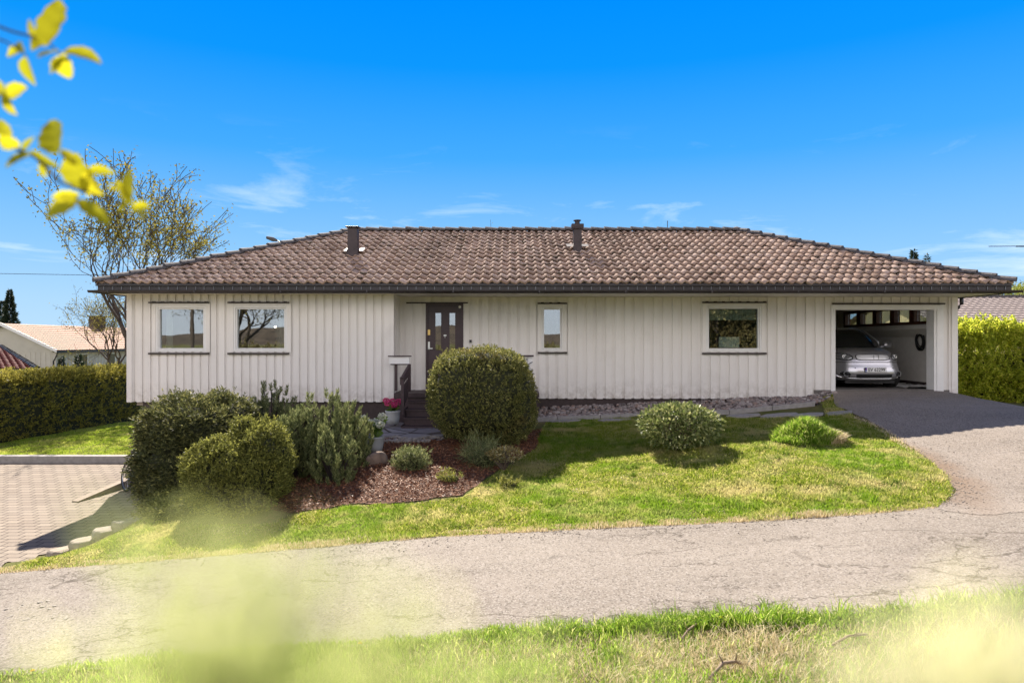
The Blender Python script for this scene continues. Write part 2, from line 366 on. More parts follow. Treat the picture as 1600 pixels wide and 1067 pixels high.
# ------------------------------------------------------------------ terrain
def sst(a, b, x): t = np.clip((x - a) / (b - a), 0, 1); return t * t * (3 - 2 * t)
HX = [-12, -7, -3.5, -.5, 2, 5, 7, 8.3, 10.4, 11.5, 14, 20]
HV = [2.1, 2.02, 1.87, 1.84, 1.74, 1.62, 1.42, 1.27, 1.29, 1.5, 1.6, 1.7]
def depth_below(x, y):
    x = np.asarray(x, float); y = np.asarray(y, float)
    xr = np.clip(x, -16, 14)
    hr = np.where(xr < 0, 2.4 - .075 * xr, 2.4 - .055 * xr)
    hr = np.where(y < 5.3, hr * 1 - (5.3 - np.clip(y, 0, 5.3)) / 5.3 * (hr - 1.62), hr)
    hh = np.interp(x, HX, HV)
    t = np.clip((y - 8.6) / (14.9 - 8.6), 0, 1); t = t * (1.25 - .25 * t)
    h = hr + (hh - hr) * t
    h = h + .07 * sst(9.3, 10.6, y) * (1 - sst(12, 14, y)) * np.sin(x * .9 + 1) * (np.abs(x) < 30)
    # driveway reaches the garage floor
    g_ = sst(6.9, 7.9, x) * (1 - sst(10.3, 11.2, x)) * sst(14.9, 16.6, y)
    h = h + (1.215 - h) * g_
    # lower yard on the left
    left = 1 - sst(-7.0, -5.2, x)
    park = 3.2 - .2 * sst(13, 17.2, y)
    park = np.where(y > 16.9, 2.98, park)
    l2 = left * sst(8.7, 9.6, y)
    h = h + (park - h) * l2
    # lower ground behind and beside the house
    h = h + (3.1 - h) * sst(24, 28, y)
    h = np.where(y > 60, h + (y - 60) * .004, h)
    # hump of long grass
    h = h - .30 * np.exp(-(((x - 5.12) / .36) ** 2 + ((y - 12.0) / .28) ** 2)) - .12 * np.exp(-(((x - 5.6) / .25) ** 2 + ((y - 11.9) / .2) ** 2))
    return h
def T(x, y): return CZ - depth_below(x, y)
def Tf(x, y): return float(T(x, y))
def G(px, py):
    """ground point seen at a photo pixel"""
    a, b = (px - 800) / F, (py - 533.5) / F
    ys = np.linspace(2, 60, 6000); d = b * ys - depth_below(a * ys, ys)
    i = int(np.argmax(d > 0)); return (a * ys[i], ys[i])
def axis(parts):
    out = []
    for a, b, st in parts: out += list(np.arange(a, b, st))
    return np.array(out + [parts[-1][1]])
XS = axis([(-900, -100, 100), (-100, -30, 10), (-30, -16, 1), (-16, 14, .16), (14, 30, 1), (30, 100, 10), (100, 900, 100)])
YS = axis([(-700, -100, 100), (-100, -10, 10), (-10, 2, .8), (2, 18, .14), (18, 30, .6), (30, 100, 8), (100, 1500, 140)])
gx, gy = np.meshgrid(XS, YS); gz = T(gx, gy)
V = np.stack([gx, gy, gz], -1).reshape(-1, 3); nx = len(XS)
ii = (np.arange(len(YS) - 1)[:, None] * nx + np.arange(nx - 1)[None]).ravel()
ground = npmesh('ground', V, np.stack([ii, ii + 1, ii + nx + 1, ii + nx], 1), turf, smooth=True)
tag(ground, 'soil and short turf sloping round the house', kind='structure')

def inpoly(x, y, poly):
    x = np.asarray(x); y = np.asarray(y); r = np.zeros(x.shape, bool); n = len(poly)
    for i in range(n):
        x0, y0 = poly[i]; x1, y1 = poly[(i + 1) % n]
        if y0 == y1: continue
        c_ = ((y0 > y) != (y1 > y)) & (x < (x1 - x0) * (y - y0) / (y1 - y0) + x0); r ^= c_
    return r
def sheet(name, poly, mat, off, step=.16, thick=0, wob=0, kind='structure', label=None):
    pts = []
    n = len(poly)
    for i in range(n):
        a = Vector(poly[i]); b = Vector(poly[(i + 1) % n]); k = max(1, int((b - a).length / step))
        nrm = Vector((-(b - a).y, (b - a).x)).normalized() if (b - a).length else Vector((0, 0))
        for j in range(k):
            p = a.lerp(b, j / k)
            if wob and j: p += nrm * wob * (math.sin(p.x * 3.1 + p.y * 2) + .6 * math.sin(p.x * 9 + p.y * 7.7) + random.uniform(-.5, .5)) * .6
            pts.append(p)
    nb = len(pts)
    arr = np.array([tuple(p) for p in pts])
    xs = np.arange(arr[:, 0].min(), arr[:, 0].max(), step); ys = np.arange(arr[:, 1].min(), arr[:, 1].max(), step)
    X, Y = np.meshgrid(xs, ys); X = X.ravel(); Y = Y.ravel(); k = inpoly(X, Y, [tuple(p) for p in pts])
    P = pts + [Vector((a, b)) for a, b in zip(X[k], Y[k])]
    edges = [(i, (i + 1) % nb) for i in range(nb)]
    v, e, f, *_ = geometry.delaunay_2d_cdt(P, edges, [], 1, 1e-4)
    va = np.array([tuple(p) for p in v]); V = np.column_stack([va, T(va[:, 0], va[:, 1]) + off])
    o = npmesh(name, V, np.array([t for t in f if len(t) == 3]), mat, smooth=True)
    tag(o, label, kind=kind)
    return o

# ---- zones, world x,y
road_far = [G(-60, 899), G(0, 896), G(150, 884), G(280, 874), G(400, 864), G(560, 850), G(700, 839), G(800, 833), G(1000, 823), G(1200, 814), G(1350, 804), G(1465, 793)]
road = [(-16, 8.62)] + road_far[1:] + [(6.6, 8.3), (8, 8.35), (12, 8.6), (13.5, 8.7), (13.5, 5.6), (8, 5.6), (4, 5.62), (0, 5.63), (-4, 5.5), (-16, 5.4)]
sheet('road', road, asphalt, .012, wob=.05, label='cracked pale asphalt lane crossing the picture')
drive = [G(1465, 797), G(1492, 772), G(1482, 745), G(1442, 712), G(1385, 674), G(1340, 650), G(1306, 634), (7.75, 16.62), (10.3, 16.62), (10.9, 16.6), (11.6, 15.6), (12.6, 14.6), (13.6, 13.2), (13.6, 8.5), (10, 8.3), (6.5, 8.15), (5.6, 8.2)]
sheet('driveway', drive, asphalt2, .016, wob=.05, label='grey asphalt driveway rising to the garage')
yard = [(-16, 9.2), G(0, 889), G(60, 868), G(100, 862), G(150, 836), G(215, 812), (-6.55, 13), (-6.6, 16.8), (-16, 16.8)]
sheet('paved_yard', yard, paving, .014, label='light block paved yard')
mulch_poly = [G(585, 688), G(690, 688), G(845, 672), G(838, 700), G(800, 722), G(762, 745), G(722, 775), G(640, 785), G(560, 787), G(505, 797), G(455, 803), G(400, 790), (-5.0, 11.0), (-5.2, 14.6), (-3.4, 14.6)]
sheet('mulch_bed', mulch_poly, mulch_m, .012, wob=.06, label='reddish bark mulch bed')
patio_poly = [G(545, 692), G(690, 690), G(700, 672), (-1.1, 15.35), (-4.4, 15.6), (-4.2, 13.6)]
sheet('patio', patio_poly, flag, .03, label='irregular grey flagstones in front of the steps')
lawn_poly = [G(700, 780), G(722, 778), G(762, 748), G(802, 724), G(840, 702), G(848, 668), G(860, 655), G(1000, 653), G(1330, 653), G(1382, 674), G(1440, 712), G(1480, 745), G(1490, 772), G(1463, 794)] + road_far[::-1][1:] + [G(0, 892), G(100, 866), G(215, 815), G(300, 822), G(430, 818), G(470, 803), G(560, 790), G(640, 788)]
left_lawn = [(-16.5, 17.0), (-6.4, 17.0), (-6.4, 26), (-14.4, 26), (-15, 19.5)]
verge = [(-6, 5.52), (-3, 5.60), (0, 5.71), (2.5, 5.68), (4.5, 5.72), (7, 5.7), (6.5, 3.5), (-5, 3.5)]

# ------------------------------------------------------------------ grass
def nfield(x, y, s, seed=0):
    r = np.random.default_rng(seed); v = 0
    for i in range(6):
        a = r.uniform(0, 6.28); f = s * r.uniform(.6, 1.8); v = v + np.sin((x * math.cos(a) + y * math.sin(a)) * f + r.uniform(0, 6.28))
    return v / 6
def blades(name, poly, n, h0, h1, w, mat, label, two=False, lean=.5, seed=1, tuft=None, thin=None):
    r = np.random.default_rng(seed); A = np.array(poly)
    x = r.uniform(A[:, 0].min(), A[:, 0].max(), n * 3); y = r.uniform(A[:, 1].min(), A[:, 1].max(), n * 3)
    if tuft is not None:
        x = x + 0; k = r.random(len(x)) < .6
        c_ = r.integers(0, len(tuft), len(x)); tx = np.array(tuft)
        x[k] = tx[c_[k], 0] + r.normal(0, tx[c_[k], 2]); y[k] = tx[c_[k], 1] + r.normal(0, tx[c_[k], 2])
    k = inpoly(x, y, poly)
    if thin is not None: k &= thin(x, y, r)
    x = x[k][:n]; y = y[k][:n]; n = len(x)
    hm = .8 + .7 * nfield(x, y, 2.3, seed + 5) + .6 * nfield(x, y, 9, seed + 6)
    h = r.uniform(h0, h1, n) * np.clip(hm, .35, 1.6)
    a = r.uniform(0, 2 * np.pi, n); b = r.uniform(0, 2 * np.pi, n); L = r.uniform(.1, lean, n) * h
    ww = w * r.uniform(.6, 1.3, n) * (.5 + y / 12 if not two else 1)
    z = T(x, y) + .0
    p = np.stack([x, y, z], 1); side = np.stack([np.cos(a), np.sin(a), 0 * a], 1) * ww[:, None] / 2
    ln = np.stack([np.cos(b), np.sin(b), 0 * b], 1) * L[:, None]; up = np.zeros((n, 3)); up[:, 2] = h
    i = np.arange(n)
    if not two:
        V = np.stack([p - side, p + side, p + ln + up], 1).reshape(-1, 3)
        Fq = np.stack([3 * i, 3 * i + 1, 3 * i + 2], 1)
    else:
        mid = p + ln * .35 + up * .55; m2 = p + ln * .75 + up * .85
        tip = p + ln * 1.35 + up * .98
        V = np.stack([p - side, p + side, mid - side * .8, mid + side * .8, m2 - side * .5, m2 + side * .5, tip], 1).reshape(-1, 3)
        b7 = 7 * i
        Fq = np.concatenate([np.stack(q, 1) for q in ((b7, b7 + 1, b7 + 3), (b7, b7 + 3, b7 + 2), (b7 + 2, b7 + 3, b7 + 5), (b7 + 2, b7 + 5, b7 + 4), (b7 + 4, b7 + 5, b7 + 6))])
    o = npmesh(name, V, Fq, mat); return tag(o, label, 'grass', kind='stuff')
grass_m = foliage('lawn_grass', [(0, (.12, .19, .015)), (.4, (.25, .34, .03)), (.72, (.40, .43, .06)), (1, (.68, .58, .26))], .68,
                  patch=[((.72, .60, .32), .50, .66, 1.3), ((.16, .32, .01), .50, .62, .7), ((.62, .56, .22), .52, .66, 4.5), ((.10, .16, .01), .60, .70, 6)])
lgrass_m = foliage('mown_grass', [(0, (.26, .40, .02)), (.6, (.40, .52, .05)), (1, (.60, .62, .14))], .5, patch=[((.66, .62, .18), .48, .66, 1.2)])
verge_m = foliage('verge_grass', [(0, (.10, .20, .015)), (.5, (.24, .39, .035)), (.8, (.40, .52, .07)), (1, (.74, .70, .30))], .68)
straw_m = foliage('dry_grass', [(0, (.46, .36, .19)), (.6, (.68, .56, .34)), (1, (.82, .72, .50))], .4)
blades('lawn_grass_blades', lawn_poly, 330000, .02, .062, .011, grass_m, 'patchy sunlit lawn grass between the lane and the house', lean=1.3)
blades('left_lawn_grass_blades', left_lawn, 90000, .03, .05, .012, lgrass_m, 'bright mown lawn beyond the kerb at the left', seed=2)
edge_poly = [(x, y + .16) for x, y in road_far] + [(x, y - .05) for x, y in road_far[::-1]]
blades('lawn_edge_grass', edge_poly, 16000, .03, .07, .012, straw_m, 'dry fringe of grass along the lane edge', seed=9)
tf = [(random.uniform(-4, 6), random.uniform(4.3, 5.5), random.uniform(.05, .14)) for _ in range(46)] + [(x, 5.58 + random.uniform(-.1, .06), .06) for x in np.arange(-5, 6.6, .22)] + [(x, 5.55 + random.uniform(-.1, .08), .05) for x in np.arange(1.0, 5.6, .12)]
def bare(x, y, r): return r.random(len(x)) > .8 * np.exp(-((x - 1.35) / .9) ** 2 - ((y - 4.75) / .5) ** 2)
blades('verge_grass_blades', verge, 80000, .03, .105, .007, verge_m, 'long green grass on the near verge', two=True, lean=.9, seed=3, tuft=tf, thin=bare)
blades('dry_verge_grass', verge, 22000, .02, .10, .006, straw_m, 'dry straw coloured grass among the green verge', two=True, lean=1.6, seed=4, thin=lambda x, y, r: (r.random(len(x)) < .1 + .9 * np.exp(-((x - 1.1) / 1.4) ** 2)) & (y < 5.42))
blades('tall_verge_grass', [(.9, 5.72), (.9, 5.5), (3, 5.35), (6.6, 5.2), (6.6, 5.74)], 5000, .08, .18, .008, verge_m, 'tall green grass blades leaning over the near lane edge', two=True, lean=1.0, seed=13, tuft=[(x, 5.55 + .08 * math.sin(x * 9), .06) for x in np.arange(1.0, 6.6, .19)])
blades('dry_tussock_grass', [(5.5 + .32 * math.cos(a), 11.9 + .28 * math.sin(a)) for a in np.linspace(0, 6.28, 12)[:-1]], 2500, .05, .14, .010, straw_m, 'dry pale grass on the right flank of the tussock', two=True, lean=1.2, seed=15)
rb = [G(1336, 652), G(1382, 674), G(1440, 712), G(1480, 745), G(1490, 772), G(1463, 794)]
blades('lawn_side_fringe', [(x - .10, y) for x, y in rb] + [(x + .07, y) for x, y in rb[::-1]], 5000, .02, .06, .012, straw_m, 'dry fringe of grass along the driveway edge', seed=14, lean=1.2)
tfl = [(random.uniform(-2.5, 6.2), random.uniform(8.8, 14.8), random.uniform(.03, .10)) for _ in range(240)]
blades('lawn_tufts', lawn_poly, 16000, .035, .085, .010, foliage('dark_tuft', [(0, (.07, .13, .012)), (.6, (.16, .24, .03)), (1, (.36, .36, .10))], .6), 'darker tufts of coarse grass dotted over the lawn', seed=17, tuft=tfl, lean=1.0, thin=lambda x, y, r: r.random(len(x)) < .75)
blades('dead_grass', lawn_poly, 14000, .012, .03, .016, straw_m, 'flattened dead grass lying in the lawn', seed=18, lean=2.5, thin=lambda x, y, r: nfield(x, y, 3.1, 77) > .12)
blades('corner_grass', [G(1290, 652), G(1336, 652), G(1312, 637), (7.70, 16.45), (7.2, 16.3), (6.95, 15.3)], 3500, .02, .045, .010, grass_m, 'weedy grass at the corner beside the garage opening', seed=19)
hump = [(4.95 + .62 * math.cos(a), 12.6 + .45 * math.sin(a)) for a in np.linspace(0, 6.28, 14)[:-1]]
hx = [G(1205, 662), G(1240, 645), G(1290, 652), G(1312, 680), G(1270, 692), G(1215, 685)]
blades('long_grass_tussock', [(5.15 + .60 * math.cos(a), 11.97 + .40 * math.sin(a)) for a in np.linspace(0, 6.28, 18)[:-1]], 9000, .07, .22, .010, verge_m, 'tussock of long green grass on the lawn', two=True, lean=.8, seed=6)

# ------------------------------------------------------------------ foliage tools
def leafcloud(P, D, L, W, r, fold=0.0):
    n = len(P); D = D / (np.linalg.norm(D, axis=1, keepdims=True) + 1e-9)
    rv = r.normal(size=(n, 3)); S = np.cross(D, rv); S /= (np.linalg.norm(S, axis=1, keepdims=True) + 1e-9)
    l = (L * r.uniform(.6, 1.25, n))[:, None]; w = (W * r.uniform(.7, 1.2, n))[:, None]
    a = P; b = P + D * l * .5 + S * w * .5; c_ = P + D * l; d = P + D * l * .5 - S * w * .5
    V = np.stack([a, b, c_, d], 1).reshape(-1, 3); i = np.arange(n) * 4
    return V, np.stack([i, i + 1, i + 2, i + 3], 1)
def merge(parts):
    Vs, Fs, b = [], [], 0
    for v, f in parts: Vs.append(v); Fs.append(f + b); b += len(v)
    return np.concatenate(Vs), np.concatenate(Fs)
def sinnoise(P, s, seed):
    r = np.random.default_rng(seed); v = np.zeros(len(P))
    for i in range(8):
        k = r.normal(size=3); k = k / np.linalg.norm(k) * s * r.uniform(.5, 2.2); v += np.sin(P @ k + r.uniform(0, 6.28))
    return v / 8
def sphere_dirs(n, r):
    d = r.normal(size=(n, 3)); return d / np.linalg.norm(d, axis=1, keepdims=True)
def lump_surface(lumps, n, r, ex=2.4, noise=.10, ns=4, seed=3):
    """points and normals on the outer skin of a union of superellipsoids"""
    PP, NN = [], []
    areas = np.array([l[1][0] * l[1][2] + l[1][1] * l[1][2] + l[1][0] * l[1][1] for l in lumps]); areas = areas / areas.sum()
    for (c_, rad), ar in zip(lumps, areas):
        m_ = int(n * ar); d = sphere_dirs(m_, r); rad = np.array(rad); e = ex
        k = (np.abs(d) ** e).sum(1) ** (-1 / e)
        u = d * k[:, None]
        P = u * rad; Nn = np.sign(u) * np.abs(u) ** (e - 1) / rad; Nn /= np.linalg.norm(Nn, axis=1, keepdims=True)
        P = P + np.array(c_); P = P + Nn * (noise * sinnoise(P, ns, seed) + noise * .5 * sinnoise(P, ns * 3, seed + 1))[:, None]
        keep = np.ones(m_, bool)
        for (c2, r2) in lumps:
            if c2 is c_: continue
            q = (P - np.array(c2)) / (np.array(r2) * .93); keep &= (np.abs(q) ** e).sum(1) > 1
        PP.append(P[keep]); NN.append(Nn[keep])
    return np.concatenate(PP), np.concatenate(NN)
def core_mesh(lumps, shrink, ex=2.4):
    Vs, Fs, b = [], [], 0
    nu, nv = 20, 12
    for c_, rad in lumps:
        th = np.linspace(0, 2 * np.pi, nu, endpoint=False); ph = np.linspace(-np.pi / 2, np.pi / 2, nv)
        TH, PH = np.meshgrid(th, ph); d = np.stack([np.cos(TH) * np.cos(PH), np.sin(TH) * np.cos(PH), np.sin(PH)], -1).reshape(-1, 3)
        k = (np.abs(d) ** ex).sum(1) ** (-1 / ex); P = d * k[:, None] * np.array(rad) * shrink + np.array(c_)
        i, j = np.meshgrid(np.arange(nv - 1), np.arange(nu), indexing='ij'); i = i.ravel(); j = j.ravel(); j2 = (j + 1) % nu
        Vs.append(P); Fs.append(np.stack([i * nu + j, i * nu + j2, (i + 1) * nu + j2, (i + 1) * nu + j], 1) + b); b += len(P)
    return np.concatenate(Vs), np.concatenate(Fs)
core_m = simple('core_shade', (.035, .038, .014), .95, var=.4, sc=20)  # dark colour painted in for the shade deep inside the foliage
def to_shoots(P, Nn, r, cl, L, outw, rnd, up, flat=None, ln=2.2):
    """group the leaves into little shoots of cl leaves that point outwards and up"""
    P = P[::cl]; Nn = Nn[::cl]; P = P - Nn * (r.random(len(P)) ** 2 * .10 - (r.random(len(P)) > .95) * .05)[:, None]
    A = Nn * outw + r.normal(size=P.shape) * rnd * .5; A[:, 2] += up
    if flat: A[:, 2] *= flat
    A /= np.linalg.norm(A, axis=1, keepdims=True); sl_ = r.uniform(.5, 1.3, len(P)) * L * ln
    k = np.repeat(np.arange(len(P)), cl); s_ = r.random(len(k)); S = r.normal(size=(len(k), 3))
    if flat: S[:, 2] *= .4
    PP = P[k] + A[k] * (s_ * sl_[k])[:, None]; D = A[k] * (.25 + s_[:, None] * .5) + S * .42
    return PP, D
def bush(name, lumps, n, L, W, mat, label, cat='bush', outw=.8, up=.35, rnd=.7, noise=.08, ns=4, ex=2.4, group=None, shrink=.86, seed=1, flat=None, ground_clip=True, stem=True, cl=12):
    r = np.random.default_rng(seed)
    c0 = np.mean([l[0] for l in lumps], axis=0); zb = Tf(c0[0], c0[1])
    t = empty(name, (float(c0[0]), float(c0[1]), zb), label, cat, group)
    P, Nn = lump_surface(lumps, n, r, ex, noise, ns, seed)
    P, D = to_shoots(P, Nn, r, cl, L, outw, rnd, up, flat)
    if ground_clip:
        k = P[:, 2] > T(P[:, 0], P[:, 1]) - .02; P = P[k]; D = D[k]
    V, Fq = leafcloud(P, D, L, W, r)
    o = npmesh('foliage', V, Fq, mat, t)
    cv, cf = core_mesh(lumps, shrink, ex); npmesh('shade_core', cv, cf, core_m, t, smooth=True)  # solid dark core, blocks light and stands in for inner shade
    if stem:
        mb = MB(); mb.tube([(c0[0], c0[1], zb - .1), (c0[0], c0[1], max(zb + .1, c0[2]))], [.06, .03]); mb.build('stem', brown, t)
    return t

def P3(px, py, Y): return ((px - 800) / F * Y, Y, CZ - (py - 533.5) / F * Y)

# ------------------------------------------------------------------ the house
YL, YR_ = 15.70, 16.62     # front planes: left wing / recessed front
XL, XS_, XR = -8.83, -2.72, 10.82
house = empty('bungalow', (1, 18, 0), 'long white timber bungalow with black tiled hip roof and open garage', 'house')
EY, EXL, EXR, W_ = 15.12, -9.21, 11.10, 4.62
ZE, PITCH = 2.47, math.atan(1.90 / 4.62)
def cladding(mb, y, x0, x1, z0, z1, sp, ow, opens, trims=()):
    # base boards in pieces round the openings, over boards 22 mm proud
    def pieces(a0, a1, zz0, zz1, ya, yb):
        cuts = sorted({zz0, zz1} | {z for o in opens for z in (o[2], o[3]) if o[0] < a1 - 1e-4 and o[1] > a0 + 1e-4 and zz0 < z < zz1})
        xc = sorted({a0, a1} | {x for o in opens for x in (o[0], o[1]) if a0 < x < a1})
        for xa, xb in zip(xc[:-1], xc[1:]):
            run = None
            for za, zb in zip(cuts[:-1], cuts[1:]):
                cx, cz = (xa + xb) / 2, (za + zb) / 2
                hole = any(o[0] <= cx <= o[1] and o[2] <= cz <= o[3] for o in opens)
                if hole:
                    if run: mb.box(xa, xb, ya, yb, run[0], run[1]); run = None
                else: run = (run[0], zb) if run else (za, zb)
            if run: mb.box(xa, xb, ya, yb, run[0], run[1])
    pieces(x0, x1, z0 + .012, z1, y + .032, y + .12)
    x = x0
    while x < x1 - .02:
        a1 = min(x + ow, x1); pieces(x, a1, z0 + random.uniform(-.004, .006), z1, y + random.uniform(0, .003), y + .0318)
        x += sp
ZB, ZT = -.215, 2.262
wins = [  # name, plane y, frame x0,x1,z0,z1, hood x0,x1
    (YL, 243.5, 322.5, 478.5, 549.5, 233, 327), (YL, 365, 449, 478.5, 549.5, 356.5, 452),
    (YR_, 845.5, 880, 479.5, 548.5, 840, 886), (YR_, 1103, 1190, 478, 549.5, 1097, 1197)]
WB = []
for (yp, a, b, c_, d, h0, h1) in wins:
    s_ = yp / F; WB.append((yp, (a - 800) * s_, (b - 800) * s_, CZ - (d - 533.5) * s_, CZ - (c_ - 533.5) * s_, (h0 - 800) * s_, (h1 - 800) * s_))
mb = MB()
cladding(mb, YL, XL, XS_, ZB, ZT, .190, .128, [w[1:5] for w in WB[:2]])
DX0, DX1, DZ1 = -135 * YR_ / F, -76 * YR_ / F, CZ + 59.5 * YR_ / F
GX0, GX1, GZ1 = 7.83, 10.33, CZ + 50 * YR_ / F
cladding(mb, YR_, XS_ - .1, XR, ZB, ZT, .232, .158, [w[1:5] for w in WB[2:]] + [(DX0, DX1, .01, DZ1), (GX0, GX1, -1, GZ1)])
# return wall of the recess, boards along y
y = YL + .1205
mb.box(XS_ - .1, XS_ - .024, YL + .1205, YR_ + .02, ZB + .01, ZT)
while y < YR_: mb.box(XS_ - .0238, XS_ - random.uniform(0, .002), y, min(y + .15, YR_), ZB, ZT); y += .215
# corner boards
mb.box(XL - .022, XL + .10, YL - .024, YL - .0005, ZB, ZT); mb.box(XS_ - .11, XS_ + .003, YL - .022, YL - .0005, ZB, ZT)
mb.box(XR - .12, XR + .02, YR_ - .024, YR_ - .0005, -.20 - .07, ZT)
mb.build('front_wall', clad, house)
mb = MB(); mb.box(XL, XL + .12, YL + .125, 23.9, -.2, ZT); mb.box(XL, XR, 23.9, 24.02, -.9, ZT)
sb = []
y = YL + .13
while y < 23.8: mb.box(XL - .022, XL - .0005, y, y + .13, -.2, ZT); y += .19
mb.build('outer_wall', clad, house)
# right garage wall with the strip window opening
WSZ0, WSZ1, WSY0, WSY1 = 1.66, 2.10, 17.25, 21.9
mb = MB(); mb.box(10.66, XR, YR_ + .125, 23.9, -.45, WSZ0); mb.box(10.66, XR, YR_ + .125, 23.9, WSZ1, ZT); mb.box(10.66, XR, YR_ + .125, WSY0, WSZ0, WSZ1); mb.box(10.66, XR, WSY1, 23.9, WSZ0, WSZ1)
mb.build('garage_side_wall', intwall, house)
mb = MB(); mb.box(7.25, 7.35, YR_ + .125, 23.9, -.1, ZT - .004); mb.box(7.352, 10.655, 22.4, 22.5, -.1, ZT - .004); mb.build('garage_inner_wall', intwall, house)
mb = MB(); mb.box(7.36, 10.65, YR_ + .0, 22.39, -.25, 0.0); mb.build('garage_floor', simple('garage_concrete', (.16, .145, .13), .9, var=.3, sc=4, bump=.5), house)
mb = MB(); mb.box(10.63, 10.657, YR_ + .2, 22.39, 0.001, .13); mb.build('garage_skirting', brown, house)
# window strip: five panes in brown frames
fr_ = MB(); n5 = 5; wY = (WSY1 - WSY0) / n5
fr_.box(10.635, XR - .02, WSY0, WSY1, WSZ0 - .03, WSZ0 + .045); fr_.box(10.635, XR - .02, WSY0, WSY1, WSZ1 - .05, WSZ1 + .02)
for i in range(n5 + 1): fr_.box(10.636, XR - .021, WSY0 + i * wY - (.0 if i == 0 else .11), WSY0 + i * wY + (.0 if i == n5 else .11), WSZ0 + .046, WSZ1 - .051)
sw = fr_.build('strip_window', simple('stained_frame', (.09, .026, .014), .5, var=.3, sc=12), house)
for i in range(n5):
    p = MB(); p.box(10.74, 10.746, WSY0 + i * wY + .111, WSY0 + (i + 1) * wY - .111, WSZ0 + .046, WSZ1 - .051); p.build('pane', glass, sw)
mb = MB(); mb.box(10.40, 10.655, 17.0, 22.3, 1.50, 1.60); mb.add([(10.40, 17.0, 1.50), (10.655, 17.0, 1.30), (10.655, 17.0, 1.50), (10.40, 22.3, 1.50), (10.655, 22.3, 1.30), (10.655, 22.3, 1.50)], [(0, 1, 2), (3, 5, 4), (0, 3, 4, 1)]); mb.build('garage_shelf', intwall, house)
# plinth
mb = MB(); mb.box(XL + .3, XS_ - .06, YL + .08, YL + .3, -2.3, ZB + .01); mb.box(XS_ - .06, 7.4, YR_ + .06, YR_ + .3, -1.2, ZB + .01); mb.box(XL + .3, XL + .5, YL + .3, 23.8, -2.3, -.2)
for xx in np.arange(XL + .35, XS_ - .15, .38): mb.box(xx, xx + .1, YL + .052, YL + .0795, ZB - .02, ZB + .0)
mb.build('plinth', plinth_m, house)
mb = MB(); mb.box(*[(v - 800) * YL / F for v in (438, 450)], YL + .074, YL + .079, *sorted((CZ - (628 + 14 - 533.5) * YL / F, CZ - (640 - 6 - 533.5) * YL / F))); mb.build('vent', concrete, house)
mb = MB(); mb.box(XL + .13, 7.24, YR_ + .5, 23.85, -.3, -.2); mb.box(XL + .13, XS_ - .13, YL + .13, YR_ + .499, -.3, -.2)
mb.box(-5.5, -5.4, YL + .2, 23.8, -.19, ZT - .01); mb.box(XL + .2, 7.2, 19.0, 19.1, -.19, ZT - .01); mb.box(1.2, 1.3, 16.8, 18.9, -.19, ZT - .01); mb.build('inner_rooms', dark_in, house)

# windows
def window(i, yp, x0, x1, z0, z1, h0, h1):
    fw = .046 if i != 2 else .04
    w = empty('window', ((x0 + x1) / 2, yp, z0)); w.parent = house; w.location = Vector(((x0 + x1) / 2, yp, z0)) - house.location
    f = MB(); ya, yb = yp - .008, yp + .11
    f.box(x0 + .001, x0 + fw, ya, yb, z0, z1); f.box(x1 - fw, x1 - .001, ya, yb, z0, z1); f.box(x0 + fw, x1 - fw, ya, yb, z0, z0 + fw * 1.1); f.box(x0 + fw, x1 - fw, ya, yb, z1 - fw * .8, z1)
    # casement inside the frame
    k = .028; a0, a1, b0, b1 = x0 + fw + .004, x1 - fw - .004, z0 + fw * 1.1 + .004, z1 - fw * .8 - .004
    f.box(a0, a0 + k, ya + .012, yb - .02, b0, b1); f.box(a1 - k, a1, ya + .012, yb - .02, b0, b1); f.box(a0 + k, a1 - k, ya + .012, yb - .02, b0, b0 + k); f.box(a0 + k, a1 - k, ya + .012, yb - .02, b1 - k, b1)
    # flat outer trim boards on the cladding
    f2 = MB(); f2.box(x0 - .085, x0 - .0005, yp - .014, yp - .0035, z0 - .01, z1 + .06); f2.box(x1 + .0005, x1 + .085, yp - .014, yp - .0035, z0 - .01, z1 + .06); f2.box(x0 - .0, x1 + .0, yp - .014, yp - .0035, z1 + .0005, z1 + .06)
    fo = f.build('frame', white, w, bevel=.004)
    f2.build('trim', clad, w); p = MB(); p.box(a0 + k, a1 - k, yp + .06, yp + .064, b0 + k, b1 - k); p.build('pane', glass, w)
    s = MB(); s.box(h0, h1, yp - .055, yp - .0005, z0 - .062, z0 - .022); s.build('sill', brown, w)
    s = MB(); s.box(h0, h1, yp - .05, yp - .0005, z1 + .068, z1 + .10)
    for xx in np.arange(h0 + .08, h1 - .05, .2): s.box(xx, xx + .07, yp - .03, yp - .001, z1 + .1005, z1 + .112)
    s.build('hood', brown, w)
    return w
wobj = [window(i, *wb) for i, wb in enumerate(WB)]
# blind and a white panel in the right window
yp, x0, x1, z0, z1 = WB[3][:5]
blind = MB(); blind.box(x0 + .11, x1 - .11, yp + .10, yp + .108, z1 - .34, z1 - .09)
for k in range(6): blind.box(x0 + .112, x1 - .112, yp + .096, yp + .0995, z1 - .33 + k * .045, z1 - .31 + k * .045)
blind.build('blind', simple('blind_cloth', (.62, .66, .56), .8, var=.08), wobj[3])
pan = MB(); pan.box(x0 + .36, x1 - .50, yp + .12, yp + .17, z0 + .10, z0 + .36); tag(pan.build('white_panel', simple('panel_card', (.75, .80, .74), .7, var=.05), None), 'white board standing inside the right hand window', 'board')
yp, x0, x1, z0, z1 = WB[1][:5]

